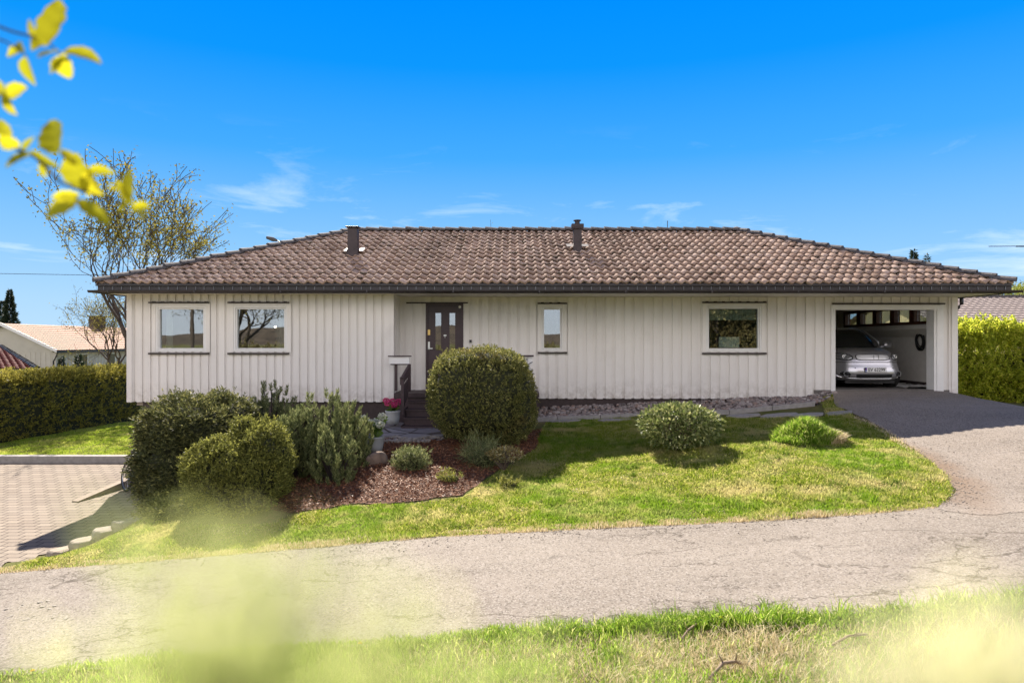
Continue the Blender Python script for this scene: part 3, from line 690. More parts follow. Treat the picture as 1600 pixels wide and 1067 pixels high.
t = empty('pendant_lamp', P3(430, 511, 17.3), 'small lit pendant bulb seen through the second window from the left', 'lamp')
mb = MB(); q = P3(430, 511, 17.3); mb.tube([(q[0], q[1], ZT), (q[0], q[1], q[2] + .03)], .004, 5); mb.build('cord', black, t)
m = Mt('bulb_glow'); m.p.inputs['Emission Color'].default_value = (1, .8, .55, 1); m.p.inputs['Emission Strength'].default_value = 30
mb = MB(); mb.lathe(q, [(.001, -.022), (.016, -.014), (.022, 0), (.016, .016), (.006, .03)], 12); mb.build('bulb', m.m, t, smooth=True)
for x_, w_ in ((WB[0][1] + .13, .16), (WB[1][2] - .26, .13)):   # narrow curtains drawn to the side
    mb = MB(); vs = []; n = 24
    for i in range(n + 1): vs += [(x_ + w_ * i / n, YL + .20 + .02 * math.sin(i * 1.3), WB[0][3] + .05), (x_ + w_ * i / n, YL + .20 + .02 * math.sin(i * 1.3 + .2), WB[0][4] - .04)]
    mb.add(vs, [(2 * i, 2 * i + 2, 2 * i + 3, 2 * i + 1) for i in range(n)]); mb.build('curtain', simple('curtain_cloth', (.62, .60, .55), .9), wobj[0] if x_ < -7 else wobj[1], smooth=True)
# door
door = empty('door', (0, 0, 0)); door.parent = house; door.location = Vector(((DX0 + DX1) / 2, YR_, 0)) - house.location
def px_(v): return (v - 800) * YR_ / F
def pz_(v): return CZ - (v - 533.5) * YR_ / F
mb = MB()
mb.box(DX0 + .002, DX0 + .05, YR_ - .012, YR_ + .12, .012, DZ1 - .05); mb.box(DX1 - .05, DX1 - .002, YR_ - .012, YR_ + .12, .012, DZ1 - .05); mb.box(DX0 + .002, DX1 - .002, YR_ - .012, YR_ + .12, DZ1 - .0495, DZ1 - .002)
gs = [(px_(680), px_(689)), (px_(702), px_(711))]; gz0, gz1 = pz_(547), pz_(489)
xs_ = [DX0 + .053, gs[0][0], gs[0][1], gs[1][0], gs[1][1], DX1 - .053]
for a, b in ((0, 1), (2, 3), (4, 5)): mb.box(xs_[a], xs_[b], YR_ + .03, YR_ + .08, gz0, gz1)
mb.box(xs_[0], xs_[5], YR_ + .03, YR_ + .08, .02, gz0 - .0005); mb.box(xs_[0], xs_[5], YR_ + .03, YR_ + .08, gz1 + .0005, DZ1 - .053)
for (a, b) in gs:
    mb.box(a - .02, a - .001, YR_ + .022, YR_ + .0295, gz0 - .02, gz1 + .02); mb.box(b + .001, b + .02, YR_ + .022, YR_ + .0295, gz0 - .02, gz1 + .02)
    mb.box(a, b, YR_ + .022, YR_ + .0295, gz1 + .001, gz1 + .02); mb.box(a, b, YR_ + .022, YR_ + .0295, gz0 - .02, gz0 - .001)
mb.box(xs_[0] + .1, xs_[5] - .1, YR_ + .021, YR_ + .0295, .18, .26); mb.box(xs_[0] + .1, xs_[5] - .1, YR_ + .021, YR_ + .0295, .60, .66)
mb.build('door_leaf', simple('door_paint', (.050, .026, .032), .4, var=.15), door)
for (a, b) in gs: p = MB(); p.box(a, b, YR_ + .05, YR_ + .056, gz0, gz1); p.build('pane', glass, door)
chrome = simple('brushed_steel', (.6, .6, .6), .3, .9, var=.05)
mb = MB(); mb.box(px_(668.5), px_(671.5), YR_ + .015, YR_ + .0298, pz_(546), pz_(534)); mb.box(px_(670), px_(676), YR_ - .03, YR_ - .012, pz_(545.2), pz_(543.6)); mb.box(px_(669.4), px_(670.8), YR_ - .03, YR_ + .0148, pz_(545.2), pz_(543.6)); mb.build('handle', chrome, door)
mb = MB(); mb.box(px_(668), px_(672), YR_ + .008, YR_ + .0298, pz_(523.5), pz_(515)); mb.build('lock', simple('brass', (.65, .45, .16), .35, .8), door)
mb = MB(); mb.lathe((0, 0, 0), [(.001, 0), (.032, 0), (.032, .02), (.001, .02)], 16); mb.v = [(v[0] + px_(718.5), YR_ + .0 - v[2] - .012, v[1] + pz_(479.7)) for v in mb.v]; mb.build('sticker', white, door)
mb = MB(); mb.box(px_(693), px_(697.5), YR_ + .014, YR_ + .0298, pz_(525), pz_(523)); mb.tube([(px_(695.2), YR_ + .01, pz_(525)), (px_(695.2), YR_ + .01, pz_(528))], .008); mb.build('knocker', chrome, door)
mb = MB(); mb.box(px_(635), px_(731), YR_ - .05, YR_ - .0005, pz_(474.3), pz_(472.4)); mb.build('door_hood', brown, house)
mb = MB(); mb.box(px_(733.5), px_(737), YR_ - .03, YR_ - .004, pz_(535), pz_(531)); mb.build('doorbell', black, house)
mb = MB(); mb.box(px_(769), px_(776), YR_ - .02, YR_ - .004, pz_(471), pz_(464)); mb.build('wall_vent', clad, house, bevel=.006)
mb = MB(); mb.box(px_(872), px_(880), YR_ - .02, YR_ - .004, pz_(471.5), pz_(464.5));
for k in range(3): mb.box(px_(873.2), px_(878.8), YR_ - .024, YR_ - .0205, pz_(470.4 - k * 2), pz_(469.4 - k * 2))
mb.build('wall_vent', clad, house)
# garage opening frame and hood
mb = MB(); mb.box(GX0 - .07, GX0 - .0005, YR_ - .03, YR_ - .0035, -.26, GZ1 + .11); mb.box(GX0 + .0005, GX0 + .04, YR_ - .012, YR_ + .25, -.02, GZ1); mb.box(GX1 - .06, GX1 - .0005, YR_ - .012, YR_ + .30, -.1, GZ1); mb.box(GX1 + .0005, GX1 + .16, YR_ - .03, YR_ - .0035, -.26, GZ1 + .11); mb.box(GX0, GX1, YR_ - .03, YR_ - .0035, GZ1 + .0005, GZ1 + .11); mb.box(GX0 + .041, GX1 - .061, YR_ - .01, YR_ + .2, GZ1 - .01, GZ1 - .0005)
mb.build('garage_door_frame', white, house)
mb = MB(); mb.box(px_(1299), px_(1475), YR_ - .06, YR_ - .0305, GZ1 + .12, GZ1 + .155); mb.build('garage_hood', brown, house)

# roof
def slope(mb_v, mb_f, o, u, v, Lx, run, rise, sp=.204, cut=True, rows=14, base=0):
    """o: eave corner, u: along eave, v: inward; returns verts/faces of stepped double-wave tiles clipped by 45 degree hips"""
    o = np.array(o, float); u = np.array(u, float); v = np.array(v, float); dt = run / rows; tanp = rise / run
    ncol = int(Lx / sp) + 1; K = 6; r = np.random.default_rng(5)
    for i in range(rows):
        t0, t1 = i * dt - .02, (i + 1) * dt
        for j in range(ncol):
            a0 = j * sp; s_ = a0 + np.linspace(0, sp, K + 1)
            if cut:
                if s_[-1] < t0 + .005 or s_[0] > Lx - t0 - .005: continue
            jz = r.uniform(-.005, .006); jt = r.uniform(-.012, .012) - (.05 if r.random() < .008 else 0); jr = r.uniform(-.006, .006)
            ph = (s_ - a0) / sp * 2 * np.pi
            w = .026 * np.cos(ph) + .009 * np.cos(2 * ph + 1.6) + jr * (s_ - a0) / sp
            lo_ = np.clip(s_, max(t0, 0), Lx - max(t0, 0)) if cut else np.clip(s_, 0, Lx)
            hi_ = np.clip(s_, t1, Lx - t1) if cut else lo_
            zl = (t0 + jt) * tanp + .080 + w + jz; zh = t1 * tanp + .028 + w + jz
            A = o + lo_[:, None] * u + (t0 + jt) * v; A[:, 2] += zl
            B = o + hi_[:, None] * u + t1 * v; B[:, 2] += zh
            C = A.copy(); C[:, 2] -= .016; D_ = C + v * .05; D_[:, 2] -= .03
            b = len(mb_v); mb_v.extend(A.tolist()); mb_v.extend(B.tolist()); mb_v.extend(C.tolist()); mb_v.extend(D_.tolist()); n = K + 1
            for k in range(K):
                mb_f.append((b + k, b + k + 1, b + n + k + 1, b + n + k)); mb_f.append((b + 2 * n + k, b + 2 * n + k + 1, b + k + 1, b + k)); mb_f.append((b + 3 * n + k, b + 3 * n + k + 1, b + 2 * n + k + 1, b + 2 * n + k))
Vr, Fr = [], []
LX = EXR - EXL; LY = 2 * W_
rise = 1.90
slope(Vr, Fr, (EXL, EY, ZE - .03), (1, 0, 0), (0, 1, 0), LX, W_, rise)
slope(Vr, Fr, (EXL, EY + LY, ZE - .03), (0, -1, 0), (1, 0, 0), LY, W_, rise)
slope(Vr, Fr, (EXR, EY, ZE - .03), (0, 1, 0), (-1, 0, 0), LY, W_, rise)
slope(Vr, Fr, (EXR, EY + LY, ZE - .03), (-1, 0, 0), (0, -1, 0), LX, W_, rise)
roof = npmesh('roof', Vr, Fr, tile_m, house)
# solid roof deck under the tiles (keeps light out)
zr = ZE + rise
mb = MB(); a, b, c_, d = (EXL, EY, ZE - .05), (EXR, EY, ZE - .05), (EXR, EY + LY, ZE - .05), (EXL, EY + LY, ZE - .05); e1, e2 = (EXL + W_, EY + W_, zr - .05), (EXR - W_, EY + W_, zr - .05)
mb.add([a, b, c_, d, e1, e2], [(0, 1, 5, 4), (1, 2, 5), (2, 3, 4, 5), (3, 0, 4)]); mb.build('roof_deck', black, roof)
# ridge and hip caps
def caps(mb, p0, p1, r0=.125, ln=.38):
    p0, p1 = Vector(p0), Vector(p1); n = int((p1 - p0).length / ln); d = (p1 - p0).normalized()
    s = d.cross(Vector((0, 0, 1))).normalized(); u_ = s.cross(d)
    for i in range(n):
        a = p0.lerp(p1, i / n) + u_ * (.020 + random.uniform(-.008, .008)) + s * random.uniform(-.01, .01); b = p0.lerp(p1, (i + 1.12) / n) + u_ * -.008
        vs = []
        for (c_, rr) in ((a, r0 * 1.12), (b, r0 * .92)):
            for k in range(7):
                t = math.pi * k / 6; vs.append(c_ + s * math.cos(t) * rr + u_ * (math.sin(t) * rr * .75 - .02))
        fs = [(k, k + 1, 8 + k, 7 + k) for k in range(6)] + [tuple(range(7))]
        mb.add(vs, fs)
mb = MB(); zt = zr + .03
caps(mb, (EXL - .03, EY - .03, ZE + .03), (EXL + W_, EY + W_, zt)); caps(mb, (EXR + .03, EY - .03, ZE + .03), (EXR - W_, EY + W_, zt))
caps(mb, (EXL + W_, EY + W_, zt), (EXR - W_, EY + W_, zt)); caps(mb, (EXL, EY + LY, ZE + .03), (EXL + W_, EY + W_, zt)); caps(mb, (EXR, EY + LY, ZE + .03), (EXR - W_, EY + W_, zt))
mb.lathe((EXR - W_, EY + W_, zt - .02), [(.17, 0), (.14, .07), (.05, .11), (.001, .115)], 12); mb.lathe((EXL + W_, EY + W_, zt - .02), [(.15, 0), (.12, .06), (.05, .08), (.001, .085)], 12)
mb.build('ridge_tiles', ridge_m, roof)
# moss clumps scattered over the front slope
mv = MB(); r_ = random.Random(3)
def icos(mb, c_, sx, sy, sz, seed):
    rr = random.Random(seed); n = 7; vs = [(c_[0], c_[1], c_[2] + sz)]
    for ring_, (q, z) in enumerate(((.6, .75), (1, .1))):
        for k in range(n):
            t = 2 * math.pi * k / n; j = rr.uniform(.7, 1.25); vs.append((c_[0] + sx * q * j * math.cos(t), c_[1] + sy * q * j * math.sin(t), c_[2] + sz * z * j))
    fs = [(0, 1 + k, 1 + (k + 1) % n) for k in range(n)] + [(1 + k, 8 + k, 8 + (k + 1) % n, 1 + (k + 1) % n) for k in range(n)]
    mb.add(vs, fs)
k = 0
while k < 1500:
    t = r_.uniform(.05, 4.5); x = r_.uniform(EXL + t, EXR - t)
    if nfield(np.array([x]), np.array([t * 2.5]), 1.0, 11)[0] + r_.uniform(-.5, .5) < .02: continue
    rw = round(t / (W_ / 14)) * (W_ / 14) + r_.uniform(-.05, .02); s_ = r_.uniform(.012, .04)
    icos(mv, (x, EY + rw, ZE + rw * .411 + .026), s_ * 1.5, s_, s_ * .6, k); k += 1
o = mv.build('moss', moss_m, roof); o['kind'] = 'stuff'

# fascia, straps, gutter, soffit
mb = MB(); FZ0 = 2.235
mb.box(EXL + .02, EXR - .02, EY + .02, EY + .05, FZ0 + .01, ZE + .0); mb.box(EXL + .02, EXL + .05, EY + .051, EY + LY - .05, FZ0 + .01, ZE); mb.box(EXR - .05, EXR - .02, EY + .051, EY + LY - .05, FZ0 + .01, ZE); mb.box(EXL + .02, EXR - .02, EY + LY - .05, EY + LY - .02, FZ0 + .01, ZE)
mb.box(EXL, EXR, EY - .035, EY + .0195, ZE - .06, ZE - .035)   # drip flashing
x = EXL + .15
while x < EXR - .05:
    xx = x + random.uniform(-.012, .012); mb.box(xx, xx + .012, EY + .004, EY + .0195, FZ0 + .09, ZE - .075, 1); x += .204
mb.build('fascia', [fascia_m, strap_m], house)
mb = MB()
def gutter(mb, p0, p1, r=.055):
    p0, p1 = Vector(p0), Vector(p1); d = (p1 - p0).normalized(); s = d.cross(Vector((0, 0, 1))).normalized()
    vs = []
    for p in (p0, p1):
        for rr in (r, r - .006):
            for k in range(9): t = math.pi * k / 8; vs.append(p + s * math.cos(t) * rr + Vector((0, 0, -math.sin(t) * rr)))
    n = 9; fs = []
    for k in range(8): fs += [(k, k + 1, 2 * n + k + 1, 2 * n + k), (n + k, 3 * n + k, 3 * n + k + 1, n + k + 1), (k, n + k, n + k + 1, k + 1), (2 * n + k, 2 * n + k + 1, 3 * n + k + 1, 3 * n + k)]
    fs += [(0, 2 * n, 3 * n, n), (8, n + 8, 3 * n + 8, 2 * n + 8)]
    mb.add(vs, fs)
gutter(mb, (EXL - .14, EY - .045, FZ0 + .075), (EXR + .16, EY - .045, FZ0 + .075)); gutter(mb, (EXL - .045, EY - .05, FZ0 + .07), (EXL - .045, EY + LY, FZ0 + .07)); gutter(mb, (EXR + .045, EY - .05, FZ0 + .07), (EXR + .045, EY + LY, FZ0 + .07))
for x in np.arange(EXL + .3, EXR, 1.9): mb.box(x, x + .03, EY - .104, EY - .1015, FZ0 + .02, FZ0 + .078)
gut = mb.build('gutter', fascia_m, house)
mb = MB(); a = P3(1535, 460, EY + .8); yy = YR_ - .1
mb.tube([(EXR + .03, 16.9, FZ0 + .04), (EXR + .03, 16.9, FZ0 - .12), (EXR - .05, 16.9, FZ0 - .2), (XR + .06, 16.9, 1.72), (XR + .06, 16.9, 1.6), (XR + .06, 16.9, -.1)], .045, 10); mb.build('downpipe', black, gut, smooth=True)
mb = MB(); mb.tube([(EXL + .0, 16.5, FZ0 + .04), (EXL + .0, 16.5, FZ0 - .06), (XL - .06, 16.5, 1.95), (XL - .06, 16.5, -1.9)], .04, 10); mb.build('downpipe', black, gut, smooth=True)
mb = MB(); mb.box(EXL + .05, EXR - .05, EY + .05, EY + LY - .05, ZT + .002, ZT + .03); mb.build('soffit', soffit_m, house)
# flues
def on_roof(px, py):
    b = (533.5 - py) / F; Y = (ZE + .03 - EY * .411 - CZ) / (b - .411); return ((px - 800) / F * Y, Y, ZE + .03 + (Y - EY) * .411)
x, y, z = on_roof(552, 398); mb = MB(); w = .12
mb.box(x - w, x + w, y - w, y + w, z - .1, CZ + (533.5 - 358) / F * y); zt2 = CZ + (533.5 - 358) / F * y
mb.box(x - w + .02, x + w - .02, y - w + .02, y + w - .02, zt2 + .0005, zt2 + .03); mb.box(x - w - .05, x + w + .05, y - w - .05, y + w + .05, zt2 + .031, zt2 + .05)
mb.box(x - w - .02, x + w + .02, y - w - .02, y - w - .0005, z - .05, z + .12)
fl = simple('painted_steel_flue', (.050, .036, .038), .45, .3, var=.3, sc=5)
mb.build('flue', fl, roof, bevel=.006)
flash_m = simple('lead_flashing', (.13, .115, .105), .5, .3)
mb = MB(); mb.add([(x - .24, y - .02, z + .10), (x - .125, y - .02, z + .10), (x - .125, y + .28, z + .2), (x - .24, y + .28, z + .2)], [(0, 1, 2, 3)]); mb.build('flashing', flash_m, roof); mb = MB(); mb.add([(x + .24, y - .02, z + .10), (x + .125, y - .02, z + .10), (x + .125, y + .28, z + .2), (x + .24, y + .28, z + .2)], [(0, 1, 2, 3)]); mb.build('flashing', flash_m, roof)
x, y, z = on_roof(902, 391); mb = MB(); w = .105; zt2 = CZ + (533.5 - 357) / F * y
mb.box(x - w, x + w, y - w, y + w, z - .1, zt2); mb.box(x - w - .05, x + w + .05, y - w - .05, y + w + .05, zt2 + .0005, zt2 + .10); mb.tube([(x, y, zt2 + .10), (x, y, zt2 + .19)], .065, 14); mb.tube([(x, y, zt2 + .19), (x, y, zt2 + .215)], .10, 14); mb.box(x - w - .04, x + w + .04, y - w - .04, y + w + .04, zt2 - .03, zt2 - .0005)
mb.build('flue', fl, roof, bevel=.005)
mb = MB(); mb.add([(x - .27, y - .05, z + .09), (x - .11, y - .05, z + .09), (x - .11, y + .25, z + .20), (x - .27, y + .25, z + .20)], [(0, 1, 2, 3)]); mb.build('flashing', flash_m, roof); mb = MB(); mb.add([(x + .3, y - .02, z + .10), (x + .11, y - .02, z + .10), (x + .11, y + .28, z + .2), (x + .3, y + .28, z + .2)], [(0, 1, 2, 3)]); mb.build('flashing', flash_m, roof)
mb = MB(); y = 20.3; cx = (640.5 - 800) / F * y; mb.lathe((cx, y, CZ + (533.5 - 363.5) / F * y - .1), [(.15, -.2), (.15, .1), (.15, .12), (.12, .18), (.06, .215), (.001, .225)], 18); mb.build('dome_vent', black, roof, smooth=True)
y = 22; cx = (1043 - 800) / F * y; mb = MB(); mb.tube([(cx, y, 3.2), (cx, y, CZ + (533.5 - 345) / F * y)], .012, 6); mb.box(cx - .06, cx + .06, y - .006, y + .006, 4.83, 4.84); mb.build('aerial', black, roof)

# porch: deck, steps, railings
porch = MB(); dz = .0; sx0, sx1 = -2.36, -.85
porch.box(XS_ + .03, .62, 15.55, YR_ + .05, -.09, dz); porch.box(XS_ + .04, sx0 - .005, 15.58, YR_, -1.0, -.091); porch.box(sx0, .60, 15.62, YR_, -.9, -.0915)
for k in range(4):
    z = -.16 * (k + 1); y1 = 15.60 - .25 * k
    porch.box(sx0, sx1, y1 - .27, y1 - .0005 * (k + 1), z - .035, z); porch.box(sx0 + .02, sx1 - .02, y1 - .235, y1 - .215, z - .16, z - .036)
porch.box(sx0 - .02, sx0 - .0005, 14.6, 15.58, -.95, -.62); porch.box(sx0 - .03, sx0 - .001, 15.1, 15.56, -.62, -.3)
st = porch.build('steps', stepwood, house)
rl = MB(); yf = 15.60
def at(px, py, y): return ((px - 800) / F * y, y, CZ - (py - 533.5) / F * y)
def rail(px0, px1, pz0, pz1, y0, y1): 
    a = at(px0, pz1, y0); b = at(px1, pz0, y0); rl.box(a[0], b[0], y0, y1, a[2], b[2])
rail(616.5, 620.5, 570, 611, 15.42, 15.47); rail(637, 641.5, 569, 612, 15.40, 15.46); rail(606, 641.5, 555.6, 557.4, 15.36, 15.5); rail(610, 640, 568.6, 570.2, 15.39, 15.48)
rail(626.5, 630.8, 592, 648, 14.78, 14.84)
rl.add([at(637, 570, 15.38), at(641.5, 570, 15.38), at(641.5, 584, 15.38), at(637, 584, 15.38), at(624.5, 592, 14.8), at(629.5, 590, 14.8), at(630, 600, 14.8), at(625, 602, 14.8)], [(0, 1, 2, 3), (4, 5, 6, 7), (0, 1, 5, 4), (1, 2, 6, 5), (2, 3, 7, 6), (3, 0, 4, 7)])
rl.add([at(636, 592, 15.38), at(638, 592, 15.38), at(638, 618, 15.38), at(636, 618, 15.38), at(628, 606, 14.8), at(630, 606, 14.8), at(630, 640, 14.8), at(628, 640, 14.8)], [(0, 1, 5, 4), (1, 2, 6, 5), (2, 3, 7, 6), (3, 0, 4, 7)])
a = at(624.5, 590.5, 14.72); rl.box(a[0], a[0] + .11, 14.70, 14.9, a[2], a[2] + .015)
rl.build('railing', stepwood, house)
rl = MB(); rail(608, 639.5, 558, 568.4, 15.395, 15.47); rl.build('railing_panel', white, house)
rl = MB(); rail(810, 834, 555, 557.4, 15.30, 15.5); rl.build('railing', stepwood, house)
rl = MB(); a = at(800, 590, 15.36); rail(800, 832, 558, 569, 15.36, 15.44); rail(801, 829, 569.2, 580, 15.37, 15.43); rl.build('railing_panel', white, house)
mb = MB(); rl = mb
cx, _, cz_ = at(823.5, 562.5, 15.355)
mb.ring((cx, 15.352, cz_ + .022), (0, 1, 0), .016, .005, 14, 6); mb.ring((cx, 15.352, cz_ - .016), (0, 1, 0), .020, .005, 14, 6); mb.build('house_number', simple('number_grey', (.3, .3, .3), .5), house)
mb = MB(); mb.tube([at(819, 568.2, 15.33), at(826, 568.8, 15.33), at(832, 565.5, 15.33)], .009, 6); mb.build('mailbox_handle', black, house)

# ------------------------------------------------------------------ edging, pebbles, slabs
def rock(mb, c_, sx, sy, sz, seed, rz=0):
    rr = random.Random(seed); n = 8; vs = []
    prof = ((.0, -.9), (.72, -.8), (1.0, -.15), (.93, .45), (.6, .92), (.0, 1.0))
    for q, z in prof[1:-1]:
        for k in range(n):
            t = 2 * math.pi * k / n; j = rr.uniform(.82, 1.15); x = sx * q * j * math.cos(t); y = sy * q * j * math.sin(t)
            vs.append((c_[0] + x * math.cos(rz) - y * math.sin(rz), c_[1] + x * math.sin(rz) + y * math.cos(rz), c_[2] + sz * z * rr.uniform(.85, 1.1)))
    vs += [(c_[0], c_[1], c_[2] - sz * .9), (c_[0], c_[1], c_[2] + sz)]
    fs = []
    for i in range(3):
        for k in range(n): fs.append((i * n + k, i * n + (k + 1) % n, (i + 1) * n + (k + 1) % n, (i + 1) * n + k))
    b = 4 * n
    for k in range(n): fs += [(k, b, (k + 1) % n), (3 * n + k, 3 * n + (k + 1) % n, b + 1)]
    mb.add(vs, fs)
def slabrock(mb, c_, sx, sy, sz, seed, rz):
    rr = random.Random(seed); n = 9; vs = []
    for q, z in ((.95, -1), (1.03, 0), (.97, .9), (.86, 1.0)):
        for k in range(n):
            j = random.Random(seed * 50 + k).uniform(.85, 1.15) * rr.uniform(.97, 1.03); a = 2 * math.pi * k / n; u = math.copysign(abs(math.cos(a)) ** .6, math.cos(a)) * sx * q * j; v = math.copysign(abs(math.sin(a)) ** .6, math.sin(a)) * sy * q * j
            vs.append((c_[0] + u * math.cos(rz) - v * math.sin(rz), c_[1] + u * math.sin(rz) + v * math.cos(rz), c_[2] + sz * z + rr.uniform(-.01, .01)))
    mb.add(vs, [(i * n + k, i * n + (k + 1) % n, (i + 1) * n + (k + 1) % n, (i + 1) * n + k) for i in range(3) for k in range(n)] + [tuple(range(n)), tuple(range(3 * n, 4 * n))])
mb = MB(); rr = random.Random(4)
for k in range(2600):
    x = rr.uniform(-.8, 7.7); y = rr.uniform(15.35, 16.60)
    if x > 6.8 and y < 15.35 + (x - 6.8) * 1.0: continue
    s_ = rr.uniform(.02, .045) * (1 if rr.random() < .9 else 1.5); rock(mb, (x, y, max(Tf(x, y) + .005, min(Tf(x, y) + .05 + .16 * max(0, (y - 15.8)), -.20)) + rr.uniform(0, .03)), s_ * 1.25, s_, s_ * .75, k, rr.uniform(0, 3))
o = mb.build('pebble_bed', pebble_m); tag(o, 'strip of grey and brown pebbles along the house wall', 'pebbles', kind='stuff')
# sunk base under the pebbles
mb = MB(); xs2 = np.arange(-.9, 7.9, .3)
for a, b in zip(xs2[:-1], xs2[1:]):
    z = lambda x, y, q: min(Tf(x, y) + q, -.235)
    mb.quad((a, 15.34, z(a, 15.34, .04)), (b, 15.34, z(b, 15.34, .04)), (b, 16.68, z(b, 16.68, .16)), (a, 16.68, z(a, 16.68, .16)))
tag(mb.build('gravel_base', plinth_m), 'dark soil under the pebbles', kind='structure')
kerb_proto = None
for k in range(8):   # concrete edging kerbs
    x0, x1 = -.9 + k * .96, -.9 + (k + 1) * .96 - .012
    mb = MB(); z0 = Tf(x0, 15.27); z1 = Tf(x1, 15.27); y0, y1 = 15.24, 15.33
    vs = [(x0, y0, z0 - .1), (x1, y0, z1 - .1), (x1, y1, z1 - .1), (x0, y1, z0 - .1), (x0, y0, z0 + .10), (x1, y0, z1 + .10), (x1, y1, z1 + .10), (x0, y1, z0 + .10)]
    mb.add(vs, [(0, 1, 2, 3), (4, 5, 6, 7), (0, 1, 5, 4), (1, 2, 6, 5), (2, 3, 7, 6), (3, 0, 4, 7)])
    tag(mb.build('kerb_stone', concrete, bevel=.008), 'concrete edging kerb between the pebbles and the lawn, %s from the left' % ['first', 'second', 'third', 'fourth', 'fifth', 'sixth', 'seventh', 'eighth'][k], 'kerb', 'edging kerbs along the pebble strip')
names = ['leftmost', 'second', 'third', 'fourth', 'fifth', 'sixth', 'seventh', 'eighth', 'rightmost']
sl = [G(v, w) for v, w in ((880, 659), (960, 657.5), (1035, 655), (1100, 653), (1160, 651), (1218, 650), (1262, 650), (1310, 647))]
for k, (x, y) in enumerate(sl):
    mb = MB(); rr = random.Random(k); n = 7; vs = []
    hw = .40 if k != 7 else .3
    for zz in (-.03, .035):
        for j in range(n):
            t = 2 * math.pi * j / n + .3; q = random.Random(k * 10 + j).uniform(.85, 1.1); a, b = x + hw * q * math.cos(t), y + .17 * q * math.sin(t); vs.append((a, b, Tf(a, b) + zz))
    mb.add(vs, [tuple(range(n)), tuple(range(n, 2 * n))] + [(j, (j + 1) % n, n + (j + 1) % n, n + j) for j in range(n)])
    tag(mb.build('stepping_slab', concrete), 'flat grey stone slab in the shade along the kerb, %s from the left' % ['first', 'second', 'third', 'fourth', 'fifth', 'sixth', 'seventh', 'eighth'][k], 'slab', 'stone slabs along the house')
mb = MB(); rr = random.Random(9)
for k in range(1500):
    if k % 3 == 0: q = rr.random() * (len(rb) - 1); i_ = int(q); x = rb[i_][0] + (rb[i_ + 1][0] - rb[i_][0]) * (q - i_) + abs(rr.gauss(0, .22)); y = rb[i_][1] + (rb[i_ + 1][1] - rb[i_][1]) * (q - i_)
    elif k % 3 == 1: x = rr.uniform(-5, 6); y = 8.42 + rr.gauss(0, .12) - .05
    else: x = rr.uniform(6.2, 12.5); y = rr.uniform(8.4, 16)
    s_ = rr.uniform(.004, .010); rock(mb, (x, y, Tf(x, y) + .019), s_ * 1.4, s_, s_ * .5, k, rr.uniform(0, 3))
tag(mb.build('loose_gravel', simple('road_grit', (.30, .26, .22), .9, var=.4, sc=30)), 'loose grit scattered on the driveway and the lane edges', 'gravel', kind='stuff')
# cobbles round the patio edge
rm = MB(); rock(rm, (0, 0, 0), .07, .05, .04, 12); cob = rm.build('cobble', stone_m); tag(cob, 'small rounded cobble in the row edging the flagstone patio', 'cobble', 'cobbles edging the patio')
pts = [(x, 690 + 2 * math.sin(x * .1)) for x in range(556, 694, 5)] + [(x, 694.5) for x in range(598, 670, 7)]
for k, (a, b) in enumerate(pts):
    x, y = G(a, b - 2); c_ = cob if k == 0 else cob.copy()
    if k: col.objects.link(c_)
    c_.location = (x, y, Tf(x, y) + .035); c_.rotation_euler = (random.uniform(-.3, .3), random.uniform(-.3, .3), random.uniform(0, 6)); s_ = random.uniform(.7, 1.25); c_.scale = (s_, s_, s_)
# boulder at the bed
x, y = G(590, 725); mb = MB(); rock(mb, (x, y, Tf(x, y) + .06), .22, .12, .16, 5, .6)
o = mb.build('boulder', simple('sandy_rock', (.22, .16, .12), .9, var=.3, sc=7, bump=.8)); bv = o.modifiers.new('b', 'BEVEL'); bv.width = .03; bv.segments = 2; tag(o, 'flat faced brown boulder in the mulch bed below the white hydrangea', 'boulder')
# retaining stones by the yard
for k, (a, b, w, d, rz) in enumerate(((112, 864, .36, .16, -.35), (146, 850, .38, .17, -.5), (178, 834, .36, .17, -.6), (205, 822, .26, .14, -.6))):
    x, y = G(a, b - 3); mb = MB(); slabrock(mb, (x, y, Tf(x, y) - .01), w * .9, d, .08, 40 + k, rz + 1.35)
    o = mb.build('retaining_stone', simple('pale_stone_%s' % 'abcd'[k], (.34 - .02 * k, .285 - .015 * k, .22), .9, var=.25, sc=8, bump=.8)); bv = o.modifiers.new('b', 'BEVEL'); bv.width = .012; bv.segments = 1
    tag(o, 'pale flat topped stone edging the yard bank, %s from the left' % ['first', 'second', 'third', 'fourth'][k], 'stone', 'stones edging the yard')
# kerb between yard and left lawn
mb = MB(); mb.box(-17, -6.3, 16.80, 17.04, CZ - 3.1, CZ - 2.82); x = -17
tag(mb.build('yard_kerb', concrete, bevel=.015), 'long low concrete kerb between the block paving and the mown lawn', 'kerb')
# mulch chips
r = np.random.default_rng(8); n = 42000; A = np.array(mulch_poly); x = r.uniform(A[:, 0].min(), A[:, 0].max(), n); y = r.uniform(A[:, 1].min(), A[:, 1].max(), n); k = inpoly(x, y, mulch_poly); x = x[k]; y = y[k]
P = np.stack([x, y, T(x, y) + r.uniform(.012, .045, len(x))], 1); D = r.normal(size=P.shape); D[:, 2] *= .35
V, Fq = leafcloud(P, D, .042, .016, r)
chip_m = foliage('bark_chip', [(0, (.06, .02, .010)), (.4, (.15, .055, .024)), (.8, (.28, .115, .05)), (1, (.42, .23, .13))], 0)
tag(npmesh('bark_chips', V, Fq, chip_m), 'loose reddish brown bark chips covering the bed', 'bark chips', kind='stuff')

